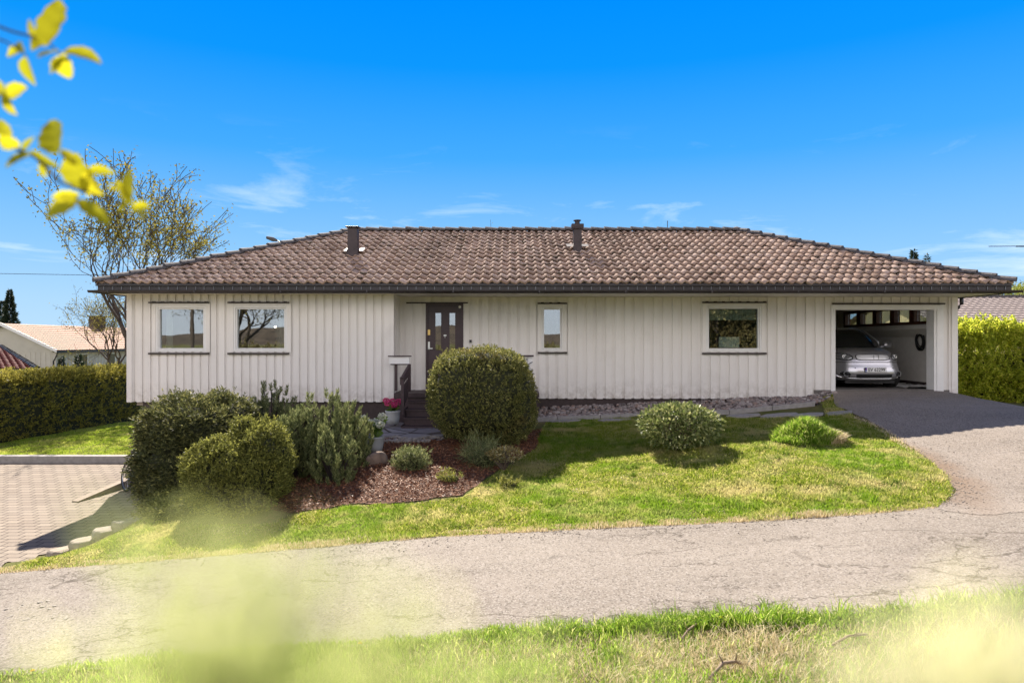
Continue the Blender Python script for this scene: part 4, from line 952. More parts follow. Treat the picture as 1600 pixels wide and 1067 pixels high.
# ------------------------------------------------------------------ shrubs
yew_m = foliage('dark_spruce', [(0, (.055, .065, .025)), (.55, (.11, .12, .042)), (.85, (.21, .21, .07)), (1, (.42, .39, .14))], .4)
glob_m = foliage('round_bush_leaf', [(0, (.085, .095, .03)), (.5, (.17, .18, .05)), (.85, (.32, .31, .09)), (1, (.64, .58, .22))], .42, patch=[((.24, .15, .06), .60, .75, 1.6)])
thuja_m = foliage('thuja_leaf', [(0, (.10, .11, .025)), (.5, (.19, .20, .046)), (1, (.50, .49, .12))], .4)
pine_m = foliage('pine_needle', [(0, (.09, .12, .045)), (.5, (.18, .21, .08)), (1, (.42, .43, .19))], .35)
hedge_m = foliage('hedge_leaf', [(0, (.17, .155, .028)), (.5, (.30, .275, .05)), (1, (.58, .49, .10))], .5)
hedge2_m = foliage('lime_hedge_leaf', [(0, (.22, .29, .03)), (.4, (.45, .52, .05)), (.8, (.68, .68, .08)), (1, (.86, .80, .18))], .72)
rhodo_m = foliage('waxy_leaf', [(0, (.07, .10, .03)), (.5, (.17, .21, .06)), (1, (.46, .46, .20))], .35, rough=.5, spec=.35)
def zc(py, Y): return CZ - (py - 533.5) / F * Y
def xc(px, Y): return (px - 800) / F * Y
# dark layered spruce at the left
Y = 12.0
lumps = [((xc(302, Y), Y, zc(678, Y)), (.76, .85, .56)), ((xc(350, 12.4), 12.4, zc(662, 12.4)), (.52, .65, .40)), ((xc(288, 11.6), 11.6, zc(735, 11.6)), (.62, .75, .70)), ((xc(276, 10.9), 10.9, zc(795, 10.9)), (.33, .5, .42)), ((xc(320, 11.2), 11.2, zc(770, 11.2)), (.62, .7, .65)), ((xc(292, 10.3), 10.3, zc(812, 10.3)), (.52, .42, .30))]
bush('spruce_shrub', lumps, 140000, .07, .02, yew_m, 'broad dark layered spruce shrub at the left end of the bed', 'shrub', outw=.8, up=.15, rnd=.9, noise=.17, ns=5, ex=2.5, flat=.5, seed=21, shrink=.80)
Y = 10.25
lumps = [((xc(372, Y), Y, zc(752, Y)), (.68, .6, .56)), ((xc(412, Y + .1), Y + .1, zc(705, Y)), (.33, .38, .34)), ((xc(330, Y), Y, zc(730, Y)), (.34, .4, .32)), ((xc(382, Y + .2), Y + .2, zc(668, Y)), (.11, .11, .12)), ((xc(345, Y), Y, zc(697, Y)), (.13, .17, .14)), ((xc(440, Y + .2), Y + .2, zc(720, Y)), (.16, .2, .22))]
bush('globe_cypress', lumps, 120000, .036, .016, thuja_m, 'lumpy olive green dwarf cypress in front of the dark spruce', 'shrub', outw=.9, up=.5, rnd=.6, noise=.13, ns=10, ex=2.2, seed=22, shrink=.82)
# big round bush by the door
Y = 13.3
lumps = [((xc(750, Y), Y, zc(617, Y)), (.95, .9, .80)), ((xc(790, Y), Y, zc(628, Y)), (.56, .7, .74)), ((xc(752, Y), Y, zc(583, Y)), (.84, .7, .44))]
bush('round_bush', lumps, 150000, .034, .017, glob_m, 'large round clipped bush standing in front of the steps', 'bush', outw=.9, up=.5, rnd=.8, noise=.085, ns=5.5, ex=3.0, seed=23, shrink=.88)
# pines
def pine(lumps_xy, label, seed, nshoot, top=0.0):
    r = np.random.default_rng(seed); c0 = lumps_xy[0]; zb = Tf(c0[0], c0[1]); t = empty('mountain_pine', (c0[0], c0[1], zb), label, 'shrub', 'dwarf mountain pines')
    PP, DD = [], []; tw = MB()
    for i in range(nshoot):
        cx, cy, rx, ry, h = lumps_xy[r.integers(len(lumps_xy))]
        a = r.uniform(0, 6.28); q = r.random() ** .5; x = cx + rx * q * math.cos(a); y = cy + ry * q * math.sin(a)
        zt_ = Tf(x, y) + h * (1 - .45 * q ** 2) * r.uniform(.62, 1.0); z0 = zt_ - r.uniform(.13, .26) - (.25 if r.random() < .08 else 0)
        if i % 2 == 0: q2 = r.uniform(.1, .55) * h; z0 -= q2; zt_ -= q2
        lean = np.array([(x - cx) * .7 + r.normal(0, .12), (y - cy) * .7 + r.normal(0, .12), 1.0]); ln = (zt_ - z0)
        m_ = int(130 * ln / .25); s = r.random(m_); base = np.array([x, y, z0]); p = base + lean * (s * ln)[:, None]
        th = r.uniform(0, 6.28, m_); rad = np.stack([np.cos(th), np.sin(th), np.full(m_, .85) + s * .9], 1); PP.append(p); DD.append(rad)
        if i % 3 == 0: tw.tube([(cx + (x - cx) * .05, cy + (y - cy) * .05, Tf(cx, cy) - .05), tuple(base * .5 + .5 * np.array([cx + (x - cx) * .6, cy + (y - cy) * .6, z0 - .1])), tuple(base + lean * ln * .9)], [.018, .012, .005], 5)
    P = np.concatenate(PP); D = np.concatenate(DD)
    V, Fq = leafcloud(P, D, .075, .011, r); npmesh('needles', V, Fq, pine_m, t); tw.build('branches', brown, t)
    return t
pine([(xc(508, 11.7), 11.7, .68, .5, 1.38), (xc(465, 11.3), 11.3, .42, .4, 1.2)], 'upright blue green dwarf pine with many candles, tallest of the three pines', 31, 400)
pine([(xc(548, 11.9), 11.9, .36, .4, 1.0), (xc(520, 10.9), 10.9, .36, .3, .9)], 'dwarf pine at the right end of the pine group, near the white hydrangea', 32, 170)
pine([(xc(425, 13.2), 13.2, .5, .4, 1.45)], 'dwarf pine behind the olive dwarf cypress with one tall thin top shoot', 33, 110)
def small_juniper(px, py, w, h, label, seed, n, mat, name='juniper', L=.05, Wd=.012):
    x, y = G(px, py); z = Tf(x, y)
    bush(name, [((x, y, z + h * .35), (w, w * .8, h * .65)), ((x + w * .4, y, z + h * .3), (w * .5, w * .5, h * .5))], n, L, Wd, mat, label, 'shrub', outw=.6, up=.9, rnd=.9, noise=.06, ns=14, ex=2, seed=seed, shrink=.7)
small_juniper(642, 732, .27, .30, 'small blue green juniper in the middle of the bark mulch', 41, 7000, pine_m)
small_juniper(705, 752, .16, .12, 'low tuft of weeds at the lower tip of the mulch bed', 42, 1500, thuja_m, 'weed_tuft')
small_juniper(755, 728, .25, .22, 'grassy perennial clump in the shadow of the round bush', 43, 3500, pine_m, 'perennial_clump', .14, .008)
small_juniper(795, 762, .14, .10, 'tiny green weed clump at the edge of the lawn below the round bush', 44, 1200, thuja_m, 'weed_tuft')
# small sunlit twiggy shrub
r = np.random.default_rng(5)
def twig_shrub(name, c_, rad, n_st, leaves, L, W, mat, label, seed, cat='shrub', hollow=.45, droop=0, base=None):
    r = np.random.default_rng(seed); x, y, z = c_; zb = Tf(x, y) if base is None else base; t = empty(name, (x, y, zb), label, cat)
    st_ = MB(); tips = []
    for i in range(n_st):
        d = sphere_dirs(1, r)[0]; d[2] = abs(d[2]) * .8 + .1; q = np.array(c_) + d * np.array(rad) * r.uniform(.7, 1.0)
        mid = np.array([x, y, zb]) * .5 + q * .5 + r.normal(0, .03, 3)
        st_.tube([(x + r.normal(0, .03), y + r.normal(0, .03), zb - .03), tuple(mid), tuple(q)], [.010, .007, .003], 5); tips.append(q)
    st_.build('branches', simple('twig_bark_%d' % seed, (.10, .07, .05), .9), t)
    d = sphere_dirs(leaves, r); q = hollow + (1 - hollow) * r.random(leaves) ** .6; P = np.array(c_) + d * np.array(rad) * q[:, None] * (1 + .12 * sinnoise(d * 3, 2, seed))[:, None]
    k = P[:, 2] > zb + .12 * rad[2]; P = P[k]; d = d[k]; D = d * .7 + r.normal(size=d.shape) * .5; D[:, 2] += .5 - droop
    V, Fq = leafcloud(P, D, L, W, r); npmesh('leaves', V, Fq, mat, t)
    return t
Yr = 11.9
twig_shrub('rhododendron', (xc(1062, Yr), Yr, zc(664, Yr)), (.70, .62, .38), 60, 4600, .085, .040, rhodo_m, 'rounded leafy rhododendron standing alone on the lawn', 51, hollow=.5, droop=.35)
x, y = G(790, 735); twig_shrub('variegated_shrub', (x, y, Tf(x, y) + .27), (.33, .26, .12), 16, 700, .05, .022, foliage('variegated_leaf', [(0, (.20, .15, .05)), (.6, (.40, .32, .12)), (1, (.62, .56, .34))], .4), 'small pale leaved shrub beside the shadow of the round bush', 52)

# hydrangeas in pots
def hydrangea(px, py, Y, hgt, flower, pot_c, label, lab2, nh, seed, spread=.22):
    x, z0 = xc(px, Y), zc(py, Y); r = random.Random(seed)
    zb = z0; t = empty('potted_hydrangea', (x, Y, zb), label, 'potted plant')
    mb = MB(); mb.lathe((x, Y, zb), [(.001, .004), (.125, .004), (.15, .12), (.155, .25), (.165, .26), (.165, .285), (.14, .285), (.135, .24), (.001, .24)], 24); p = mb.build('pot', simple('pot_%d' % seed, pot_c, .7, var=.12), t, smooth=True)
    st_ = MB(); fm = []; lp, ld = [], []; rn = np.random.default_rng(seed)
    for k in range(nh):
        a = 2 * math.pi * k / nh + r.uniform(-.3, .3); q = spread * r.uniform(.5, 1.0) if k else 0
        hx_, hy_, hz_ = x + q * math.cos(a), Y + q * .8 * math.sin(a), zb + hgt * r.uniform(.82, 1.05)
        st_.tube([(x, Y, zb + .2), ((x + hx_) / 2, (Y + hy_) / 2, zb + .2 + (hz_ - zb - .2) * .6), (hx_, hy_, hz_)], .006, 5)
        d = sphere_dirs(260, rn); rad = r.uniform(.06, .085); P = np.array([hx_, hy_, hz_]) + d * np.array([rad, rad, rad * .75]); V, Fq = leafcloud(P, d * .3 + rn.normal(size=d.shape) * .6, .028, .026, rn); fm.append((V, Fq))
        for j in range(14):
            s = r.random(); lp.append((x + (hx_ - x) * s, Y + (hy_ - Y) * s, zb + .24 + (hz_ - zb - .26) * s)); ld.append((r.gauss(0, 1), r.gauss(0, 1), .25))
    V, Fq = merge(fm); npmesh('flower_heads', V, Fq, flower, t)
    V, Fq = leafcloud(np.array(lp), np.array(ld), .14, .075, rn); npmesh('leaves', V, Fq, foliage('hydrangea_leaf_%d' % seed, [(0, (.10, .18, .03)), (1, (.26, .38, .08))], .4), t)
    st_.build('stems', simple('green_stem_%d' % seed, (.12, .2, .05), .7), t)
pink = foliage('pink_petal', [(0, (.55, .04, .16)), (1, (.85, .14, .34))], .3); wht = foliage('white_petal', [(0, (.65, .66, .50)), (1, (.85, .85, .75))], .4)
hydrangea(613.5, 662, 14.75, .50, pink, (.44, .45, .44), 'pink flowering hydrangea in a pale grey pot at the foot of the steps', '', 6, 61)
hydrangea(586, 706, 12.5, .62, wht, (.36, .37, .37), 'white flowering hydrangea in a grey pot behind the pine', '', 6, 62, .24)

# hedges
def hedge(name, p0, p1, wdt, zt_, mat, label, n, seed, L=.09, W=.03, extra=0):
    p0, p1 = np.array(p0, float), np.array(p1, float); d = p1 - p0; ln = np.linalg.norm(d); d /= ln; s = np.array([d[1], -d[0]])
    r = np.random.default_rng(seed); t = empty(name, (float((p0 + p1)[0] / 2), float((p0 + p1)[1] / 2), Tf(*((p0 + p1) / 2))), label, 'hedge')
    u = r.random(n) * ln; face = r.random(n); PP = np.zeros((n, 3)); NN = np.zeros((n, 3))
    zb = lambda x, y: T(x, y)
    m1 = face < .32; m2 = (face >= .32) & (face < .4); m3 = (face >= .4) & (face < .9); m4 = face >= .9
    w = np.where(m3, -1.0, np.where(m4, 1.0, r.uniform(-1, 1, n)))
    base = p0 + u[:, None] * d; xy = base + s * (w * wdt / 2)[:, None]
    zlo = zb(xy[:, 0], xy[:, 1]); q = r.random(n); top = np.where(m1 | m2, 1.0, q)
    z = zlo + (zt_(u / ln) - zlo) * top
    N2 = np.zeros((n, 3)); N2[:, :2] = s * np.where(m3, -1, np.where(m4, 1, 0))[:, None]; N2[:, 2] = np.where(m1 | m2, 1, .15)
    P = np.column_stack([xy, z]); off = .09 * (1 + .8 * extra) * sinnoise(P, 3.2 if extra else 5, seed) + .07 * sinnoise(P, 16, seed + 2); rnd_ = np.where(m1 | m2, r.random(n) ** 3 * .16, 0)
    # round the shoulders
    P[:, 2] -= np.abs(w) ** 4 * .14 * (m1 | m2)
    if extra:
        bk_ = np.where(m3, np.clip(top - .42, 0, 1) * 1.25, 0); P[:, :2] -= s * (-bk_)[:, None]
        sl2 = m3 & (top > .42); N2[sl2, :2] = -s * .65; N2[sl2, 2] = .75
        tp = m1 | m2; P[tp, :2] = base[tp] + s * (-(w[tp] * wdt / 2) + w[tp] * wdt * .22 + .25)[:, None]
    P = P + N2 * (off * (1 + extra) + rnd_ - extra * .45 * r.random(n) ** 1.3)[:, None]
    if extra:
        e_ = r.random(n) < .06; w2 = r.uniform(-1, 1, n); q2 = p1 + s * (w2 * wdt / 2)[:, None]; P[e_, 0] = q2[e_, 0]; P[e_, 1] = q2[e_, 1]; P[e_, 2] = (zlo + (zt_(1.0) - zlo) * q)[e_]; N2[e_] = (d[0], d[1], .1)
    P, D = to_shoots(P, N2, r, 12, L, .8, .9, .5, None, 2.4)
    V, Fq = leafcloud(P, D, L, W, r); npmesh('foliage', V, Fq, mat, t)
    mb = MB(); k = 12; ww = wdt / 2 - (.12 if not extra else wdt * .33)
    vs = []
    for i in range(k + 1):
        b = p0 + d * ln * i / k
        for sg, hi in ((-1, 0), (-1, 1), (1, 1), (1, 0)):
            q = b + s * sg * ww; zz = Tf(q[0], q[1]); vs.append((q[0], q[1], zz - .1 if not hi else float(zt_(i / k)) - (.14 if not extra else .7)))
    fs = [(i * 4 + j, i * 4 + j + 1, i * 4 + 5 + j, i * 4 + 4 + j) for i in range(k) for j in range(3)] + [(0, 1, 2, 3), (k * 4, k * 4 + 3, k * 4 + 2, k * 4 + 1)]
    mb.add(vs, fs); mb.build('shade_core', core_m, t)  # solid dark block added as the shade within the hedge
    return t
hedge('clipped_hedge', (-15.6, 17.6), (-14.9, 29), 1.1, lambda t: .05 - .06 * t, hedge_m, 'long clipped olive green hedge along the left lawn', 200000, 71, .075, .028)
hedge('lime_hedge', (15.5, 17.9), (11.05, 18.2), 1.9, lambda t: 1.50 + 0.1 * (1 - t), hedge2_m, 'tall lime green leafy hedge to the right of the garage', 130000, 72, .06, .036, 1)

# ------------------------------------------------------------------ car
def car():
    cx, yf, L_, hw = 9.02, 16.95, 4.10, .90
    t = empty('parked_car', (cx, yf + 2, 0), 'silver hatchback parked in the garage with its front to the opening', 'car')
    # silver paint
    m = Mt('silver_paint'); m.col((.52, .52, .55)); m.set(.28, .75); m.p.inputs['Coat Weight'].default_value = .6; paint = m.m
    m = Mt('car_glass'); m.col((.012, .014, .015)); m.set(.05, 0, .6); cg = m.m
    rub = simple('tyre_rubber', (.02, .02, .02), .8); pl_b = simple('black_plastic', (.012, .012, .013), .55)
    # levels: z, front y offset, rear y offset, half width, exponent
    lev = [(.20, .14, .10, .80, 4.0), (.26, .05, .05, .86, 4.2), (.36, .00, .0, .895, 4.2), (.46, .00, .0, .90, 4.2), (.56, .035, .0, .90, 4.0), (.62, .06, .0, .90, 4.0), (.72, .075, .0, .90, 3.8), (.80, .11, .0, .895, 3.6), (.87, .17, .0, .885, 3.5), (.92, .26, .0, .87, 3.4), (.965, .42, .02, .85, 3.3), (1.0, .66, .04, .83, 3.3), (1.03, .92, .05, .81, 3.4)]
    N = 72
    def ring_(z, fo, ro, w, e):
        y0, y1 = yf + fo, yf + L_ - ro; cy = (y0 + y1) / 2; hl = (y1 - y0) / 2; out = []
        for k in range(N):
            a = 2 * math.pi * k / N - math.pi / 2; c_, s_ = math.cos(a), math.sin(a)
            out.append((cx + w * math.copysign(abs(c_) ** (2 / e), c_), cy + hl * math.copysign(abs(s_) ** (2 / e), s_), z))
        return out
    def loft(levels, mat, name, cap=True, sub=True):
        mb = MB(); vs = [p for l in levels for p in ring_(*l)]; fs = [(i * N + k, i * N + (k + 1) % N, (i + 1) * N + (k + 1) % N, (i + 1) * N + k) for i in range(len(levels) - 1) for k in range(N)]
        if cap: fs += [tuple(range((len(levels) - 1) * N, len(levels) * N))]
        mb.add(vs, fs); return mb.build(name, mat, t, smooth=True)
    body = loft(lev, paint, 'body')
    cab = [(1.02, .86, .03, .80, 3.6), (1.15, 1.06, .06, .78, 3.8), (1.30, 1.30, .10, .73, 4.0), (1.42, 1.52, .16, .67, 4.2), (1.50, 1.72, .24, .62, 4.2)]
    loft(cab, cg, 'windscreen')
    rf = [(1.497, 1.68, .22, .635, 4.2), (1.54, 1.78, .30, .60, 4.2), (1.565, 2.0, .5, .52, 4), (1.575, 2.3, .9, .38, 3)]
    loft(rf, paint, 'car_roof')
    def fs_y(x, z):   # y of the front skin at x, z
        zs = [l[0] for l in lev]; fo = np.interp(z, zs, [l[1] for l in lev]); w = np.interp(z, zs, [l[3] for l in lev]); e = np.interp(z, zs, [l[4] for l in lev])
        y0, y1 = yf + fo, yf + L_; cy, hl = (y0 + y1) / 2, (y1 - y0) / 2; u = min(.999, abs(x - cx) / w)
        return cy - hl * (1 - u ** e) ** (1 / e)
    def patch(pts, off, mat, name, th=.01, sm=True, parent=t):
        # fan patch draped on the skin; pts in (dx, z)
        mb = MB(); n = len(pts); mcx = sum(p[0] for p in pts) / n; mcz = sum(p[1] for p in pts) / n; rings = []
        for q in (1.0, .66, .33):
            rings.append([(cx + mcx + (p[0] - mcx) * q, fs_y(cx + mcx + (p[0] - mcx) * q, mcz + (p[1] - mcz) * q) - off - (.012 * (1 - q)), mcz + (p[1] - mcz) * q) for p in pts])
        outer = [(a, b + th + off, c_) for a, b, c_ in rings[0]]
        vs = outer + rings[0] + rings[1] + rings[2] + [(cx + mcx, fs_y(cx + mcx, mcz) - off - .012, mcz)]
        fs = [(r_ * n + k, r_ * n + (k + 1) % n, (r_ + 1) * n + (k + 1) % n, (r_ + 1) * n + k) for r_ in range(3) for k in range(n)] + [(3 * n + k, 3 * n + (k + 1) % n, 4 * n) for k in range(n)]
        mb.add(vs, fs); return mb.build(name, mat, parent, smooth=sm)
    def ell(x, z, rx, rz, n=22, sk=0, e=2.0):
        out = []
        for k in range(n):
            a = 2 * math.pi * k / n; c_, s_ = math.cos(a), math.sin(a); dx = rx * math.copysign(abs(c_) ** (2 / e), c_); dz = rz * math.copysign(abs(s_) ** (2 / e), s_); out.append((x + dx, z + dz + sk * dx))
        return out
    lampm = simple('lamp_glass', (.30, .31, .32), .12, .5, var=.4, sc=30); drk = simple('lamp_bezel', (.03, .03, .035), .2, .4); brt = simple('lamp_chrome', (.85, .85, .85), .1, 1, var=.02)
    for s in (-1, 1):
        h = patch(ell(s * .66, .80, .185, .092, 24, s * .12, 2.3), .004, drk, 'headlight')
        patch(ell(s * .665, .80, .165, .078, 24, s * .12, 2.3), .010, lampm, 'lens', parent=h)
        x = cx + s * .64; mb = MB(); mb.ring((x, fs_y(x, .80) - .022, .80), (0, 1, 0), .045, .010, 20, 6); mb.build('lamp_ring', brt, h, smooth=True)
        mb = MB(); mb.lathe((0, 0, 0), [(.001, .02), (.02, .016), (.028, 0)], 14); mb.v = [(v[0] + x, fs_y(x, .8) - .02 - v[2], v[1] + .80) for v in mb.v]; mb.build('bulb', brt, h, smooth=True)
        f = patch(ell(s * .66, .375, .085, .055, 18), .006, drk, 'fog_lamp'); x = cx + s * .66; mb = MB(); mb.ring((x, fs_y(x, .375) - .02, .375), (0, 1, 0), .055, .008, 20, 6); mb.build('fog_lamp_ring', lampm, f, smooth=True)
        # silver corner blade
        mb = MB(); mb.tube([(cx + s * .82, fs_y(cx + s * .82, .44) - .012, .44), (cx + s * .80, fs_y(cx + s * .80, .33) - .015, .33), (cx + s * .70, fs_y(cx + s * .70, .27) - .015, .272)], [.012, .018, .012], 6); mb.build('bumper_blade', brt, t, smooth=True)
        mb = MB(); y0 = yf + 1.22; x0 = cx + s * .80
        mb.lathe((0, 0, 0), [(.001, -.10), (.06, -.09), (.085, -.03), (.085, .04), (.06, .09), (.001, .10)], 14)
        mb.v = [(x0 + s * .17 + v[2] * 1.15, y0 + v[0] * .7, 1.09 + v[1] * .85) for v in mb.v]; mb.tube([(x0 - s * .02, y0 + .02, 1.03), (x0 + s * .12, y0, 1.06)], .02, 8); mb.build('wing_mirror', paint, t, smooth=True)
        mb = MB(); mb.tube([(cx + s * .79, yf + .90 + .42, 1.035), (cx + s * .765, yf + 1.28, 1.16), (cx + s * .71, yf + 1.52, 1.30), (cx + s * .645, yf + 1.72, 1.42), (cx + s * .61, yf + 1.86, 1.50)], .026, 8); mb.build('pillar', paint, t, smooth=True)
        for yy in (yf + .78, yf + 3.35):
            mb = MB(); xx = cx + s * .80; mb.lathe((0, 0, 0), [(.19, -.10), (.27, -.105), (.315, -.085), (.32, 0), (.315, .085), (.27, .105), (.19, .10)], 28); mb.v = [(xx + v[2], yy + v[0], .32 + v[1]) for v in mb.v]; wh = mb.build('wheel', rub, t, smooth=True)
            mb = MB(); mb.lathe((0, 0, 0), [(.001, -.07), (.05, -.075), (.19, -.06), (.19, .06), (.05, .075), (.001, .07)], 20); mb.v = [(xx + v[2], yy + v[0], .32 + v[1]) for v in mb.v]; mb.build('rim', chrome, wh, smooth=True)
    g_ = patch(ell(0.0, .785, .42, .078, 28, 0, 5), .008, pl_b, 'grille'); whp = simple('pearl_white', (.74, .74, .76), .3, .2, var=.03); patch(ell(0.0, .785, .405, .066, 28, 0, 5), .016, whp, 'grille_panel', parent=g_)
    mb = MB(); mb.box(cx - .002, cx + .002, yf + .06, yf + .075, .73, .84); mb.box(cx + .118, cx + .122, yf + .06, yf + .075, .73, .84); mb.build('charge_flap_seam', pl_b, g_)
    patch(ell(0, .32, .60, .052, 30, 0, 6), .006, pl_b, 'air_intake')
    mb = MB(); pts = [(cx + q * .78, fs_y(cx + q * .78, .255) - .012, .255 + .02 * abs(q) ** 3) for q in np.linspace(-1, 1, 25)]; mb.tube(pts, .014, 8); mb.build('lower_lip', brt, t, smooth=True)
    mb = MB(); pts = [(cx + q * .83, fs_y(cx + q * .83, .665) - .004, .665 - .015 * q * q) for q in np.linspace(-1, 1, 25)]; mb.tube(pts, .008, 6); mb.build('bumper_seam', pl_b, t, smooth=True)
    mb = MB(); mb.box(cx - .62, cx + .62, yf + .25, yf + 3.9, .13, .205); mb.build('underbody', pl_b, t)
    mb = MB()
    for q in (-.47, .47):
        mb.lathe((0, 0, 0), [(.001, .01), (.01, .01), (.012, 0)], 10); k = len(mb.v) - 30
        mb.v[k:] = [(v[0] + cx + q, fs_y(cx + q, .52) - .003 - v[2], v[1] + .52) for v in mb.v[k:]]
    mb.build('parking_sensor', pl_b, t)
    # wipers line and bonnet edge
    mb = MB(); mb.tube([(cx - .55, yf + .95, 1.045), (cx + .1, yf + .93, 1.05), (cx + .62, yf + 1.0, 1.045)], .012, 6); mb.build('wiper', pl_b, t)
    # plate
    yb = fs_y(cx, .48) - .03; zc_ = .475; pxc = cx + .0
    mb = MB(); mb.box(pxc - .265, pxc + .265, yb, yb + .03, zc_ - .058, zc_ + .058); pf = mb.build('number_plate', pl_b, t)
    mb = MB(); mb.box(pxc - .218, pxc + .258, yb - .004, yb - .0005, zc_ - .052, zc_ + .052); mb.build('plate_face', simple('plate_white', (.75, .75, .75), .4, var=.02), pf)
    mb = MB(); mb.box(pxc - .258, pxc - .2185, yb - .004, yb - .0005, zc_ - .052, zc_ + .052); mb.build('plate_band', simple('plate_blue', (.02, .08, .38), .4), pf)
    def text(s, x, z, size, mat, nm):
        cu = bpy.data.curves.new(nm, 'FONT'); cu.body = s; cu.size = size; cu.extrude = .001; cu.align_x = 'CENTER'; cu.align_y = 'CENTER'; cu.offset = .0016
        o = bpy.data.objects.new('tmp', cu); col.objects.link(o); dg = bpy.context.evaluated_depsgraph_get(); me = bpy.data.meshes.new_from_object(o.evaluated_get(dg)); bpy.data.objects.remove(o)
        V = np.zeros(len(me.vertices) * 3, dtype=np.float32); me.vertices.foreach_get('co', V); V = V.reshape(-1, 3)
        W = np.stack([V[:, 0] + x, np.full(len(V), yb - .0055) - V[:, 2], V[:, 1] + z], 1); W = tolocal(W, pf)
        me.vertices.foreach_set('co', W.ravel().astype(np.float32)); me.update(); me.materials.clear(); return link(nm, me, mat, pf)
    text('EV 63299', pxc + .02, zc_, .108, pl_b, 'plate_text'); text('N', pxc - .238, zc_ - .03, .035, whp, 'plate_band_text')
    mb = MB(); mb.box(pxc - .25, pxc - .228, yb - .0046, yb - .0041, zc_ + .005, zc_ + .028); mb.build('plate_flag', simple('flag_red', (.5, .03, .04), .5), pf)
    return t
car()
# hose coil on the garage wall
hc = P3(1437, 527, 17.42); mb = MB(); rr = random.Random(2)
for k in range(9):
    c_ = (10.655 - .03 - .015 * (k % 4) - .0, 17.75 + rr.uniform(-.015, .015), 1.22 + rr.uniform(-.02, .02) - .01 * k)
    n = 36; r0 = rr.uniform(.15, .20); pts = []
    for i in range(n + 1):
        a = 2 * math.pi * i / n; pts.append((c_[0] - .01 * math.sin(a), c_[1] + r0 * .95 * math.cos(a), c_[2] + r0 * 1.2 * math.sin(a)))
    mb.tube(pts, .013, 6, cap=False)
tag(mb.build('cable_coil', simple('black_rubber', (.012, .012, .012), .5), smooth=True), 'coiled black cable hanging on the garage side wall', 'cable')
mb = MB(); mb.tube([(10.65, 17.75, 1.42), (10.53, 17.75, 1.42), (10.52, 17.75, 1.45)], .012, 6); mb.build('cable_hook', black, house)
# crumpled plastic sheet on the garage floor
r = np.random.default_rng(3); nx_, ny_ = 26, 40; X, Yg = np.meshgrid(np.linspace(9.95, 10.6, nx_), np.linspace(16.95, 18.9, ny_)); Pn = np.stack([X.ravel(), Yg.ravel(), 0 * X.ravel()], 1)
z = .02 + .07 * np.clip(sinnoise(Pn, 9, 4) + .35, 0, 1) + .02 * sinnoise(Pn, 30, 5); Pn[:, 2] = np.clip(z, .006, 1); Pn[:, 0] += .08 * sinnoise(Pn, 5, 8)
i = (np.arange(ny_ - 1)[:, None] * nx_ + np.arange(nx_ - 1)[None]).ravel(); tag(npmesh('crumpled_sheet', Pn, np.stack([i, i + 1, i + nx_ + 1, i + nx_], 1), simple('plastic_sheet', (.55, .55, .54), .35, var=.1), smooth=True), 'crumpled white plastic sheet on the garage floor beside the car', 'plastic sheet')

# ------------------------------------------------------------------ bicycle
def bicycle():
    bx, by = -8.10, 14.30; z0 = Tf(bx, by) + .014; rz = R(-42)
    t = empty('bicycle', (bx, by, z0), 'black bicycle half hidden behind the dark spruce at the yard', 'bicycle', rz=0)
    def tr(p):   # bike frame: u along, v across, w up
        u, v, w = p; v += w * .12
        return (bx + u * math.cos(rz) - v * math.sin(rz), by + u * math.sin(rz) + v * math.cos(rz), z0 + w)
    def trb(mb): mb.v = [tr(v) for v in mb.v]; return mb
    rub = simple('bike_tyre', (.02, .02, .02), .7)
    for k, u in enumerate((0, 1.0)):
        mb = MB(); mb.ring((u, 0, .31), (0, 1, 0), .285, .024, 44, 8); trb(mb); wh = mb.build('wheel', rub, t, smooth=True)
        mb = MB(); mb.ring((u, 0, .31), (0, 1, 0), .262, .009, 40, 6); mb.tube([(u, -.04, .31), (u, .04, .31)], .02, 10)
        for q in range(20):
            a = 2 * math.pi * q / 20; mb.tube([(u, .02 * (-1) ** q, .31), (u + .262 * math.cos(a), 0, .31 + .262 * math.sin(a))], .0018, 3)
        trb(mb); mb.build('rim', chrome, wh)
        if k == 0:
            mb = MB(); mb.ring((u, .045, .31), (0, 1, 0), .075, .012, 18, 5); mb.ring((u, .06, .31), (0, 1, 0), .045, .012, 16, 5); trb(mb); mb.build('cassette', black, wh)
    mb = MB(); bb = (.42, 0, .28); st_ = (.30, 0, .72); hd = (.86, 0, .74); hl = (.88, 0, .62)
    for a, b, rr_ in ((bb, st_, .016), (st_, hd, .015), (bb, hl, .019), ((0, .05, .31), bb, .009), ((0, -.05, .31), bb, .009), ((0, .05, .31), st_, .008), ((0, -.05, .31), st_, .008), (hd, hl, .02), (hl, (1.0, .05, .31), .011), (hl, (1.0, -.05, .31), .011), (st_, (.28, 0, .82), .012), (hd, (.84, 0, .88), .013)): mb.tube([a, b], rr_, 8)
    mb.tube([(.84, -.28, .90), (.84, 0, .88), (.84, .28, .90)], .012, 8); trb(mb); mb.build('frame', simple('bike_frame', (.03, .03, .035), .3), t, smooth=True)
    mb = MB(); mb.tube([(.16, 0, .84), (.26, 0, .85), (.42, 0, .835)], [.06, .05, .015], 8); trb(mb); mb.build('saddle', black, t, smooth=True)
    mb = MB(); mb.ring((.42, .05, .28), (0, 1, 0), .085, .008, 20, 5); mb.tube([(.42, .07, .28), (.42, .07, .12)], .01, 6); mb.box(.38, .46, .07, .16, .11, .13); trb(mb); mb.build('crank', black, t)
bicycle()
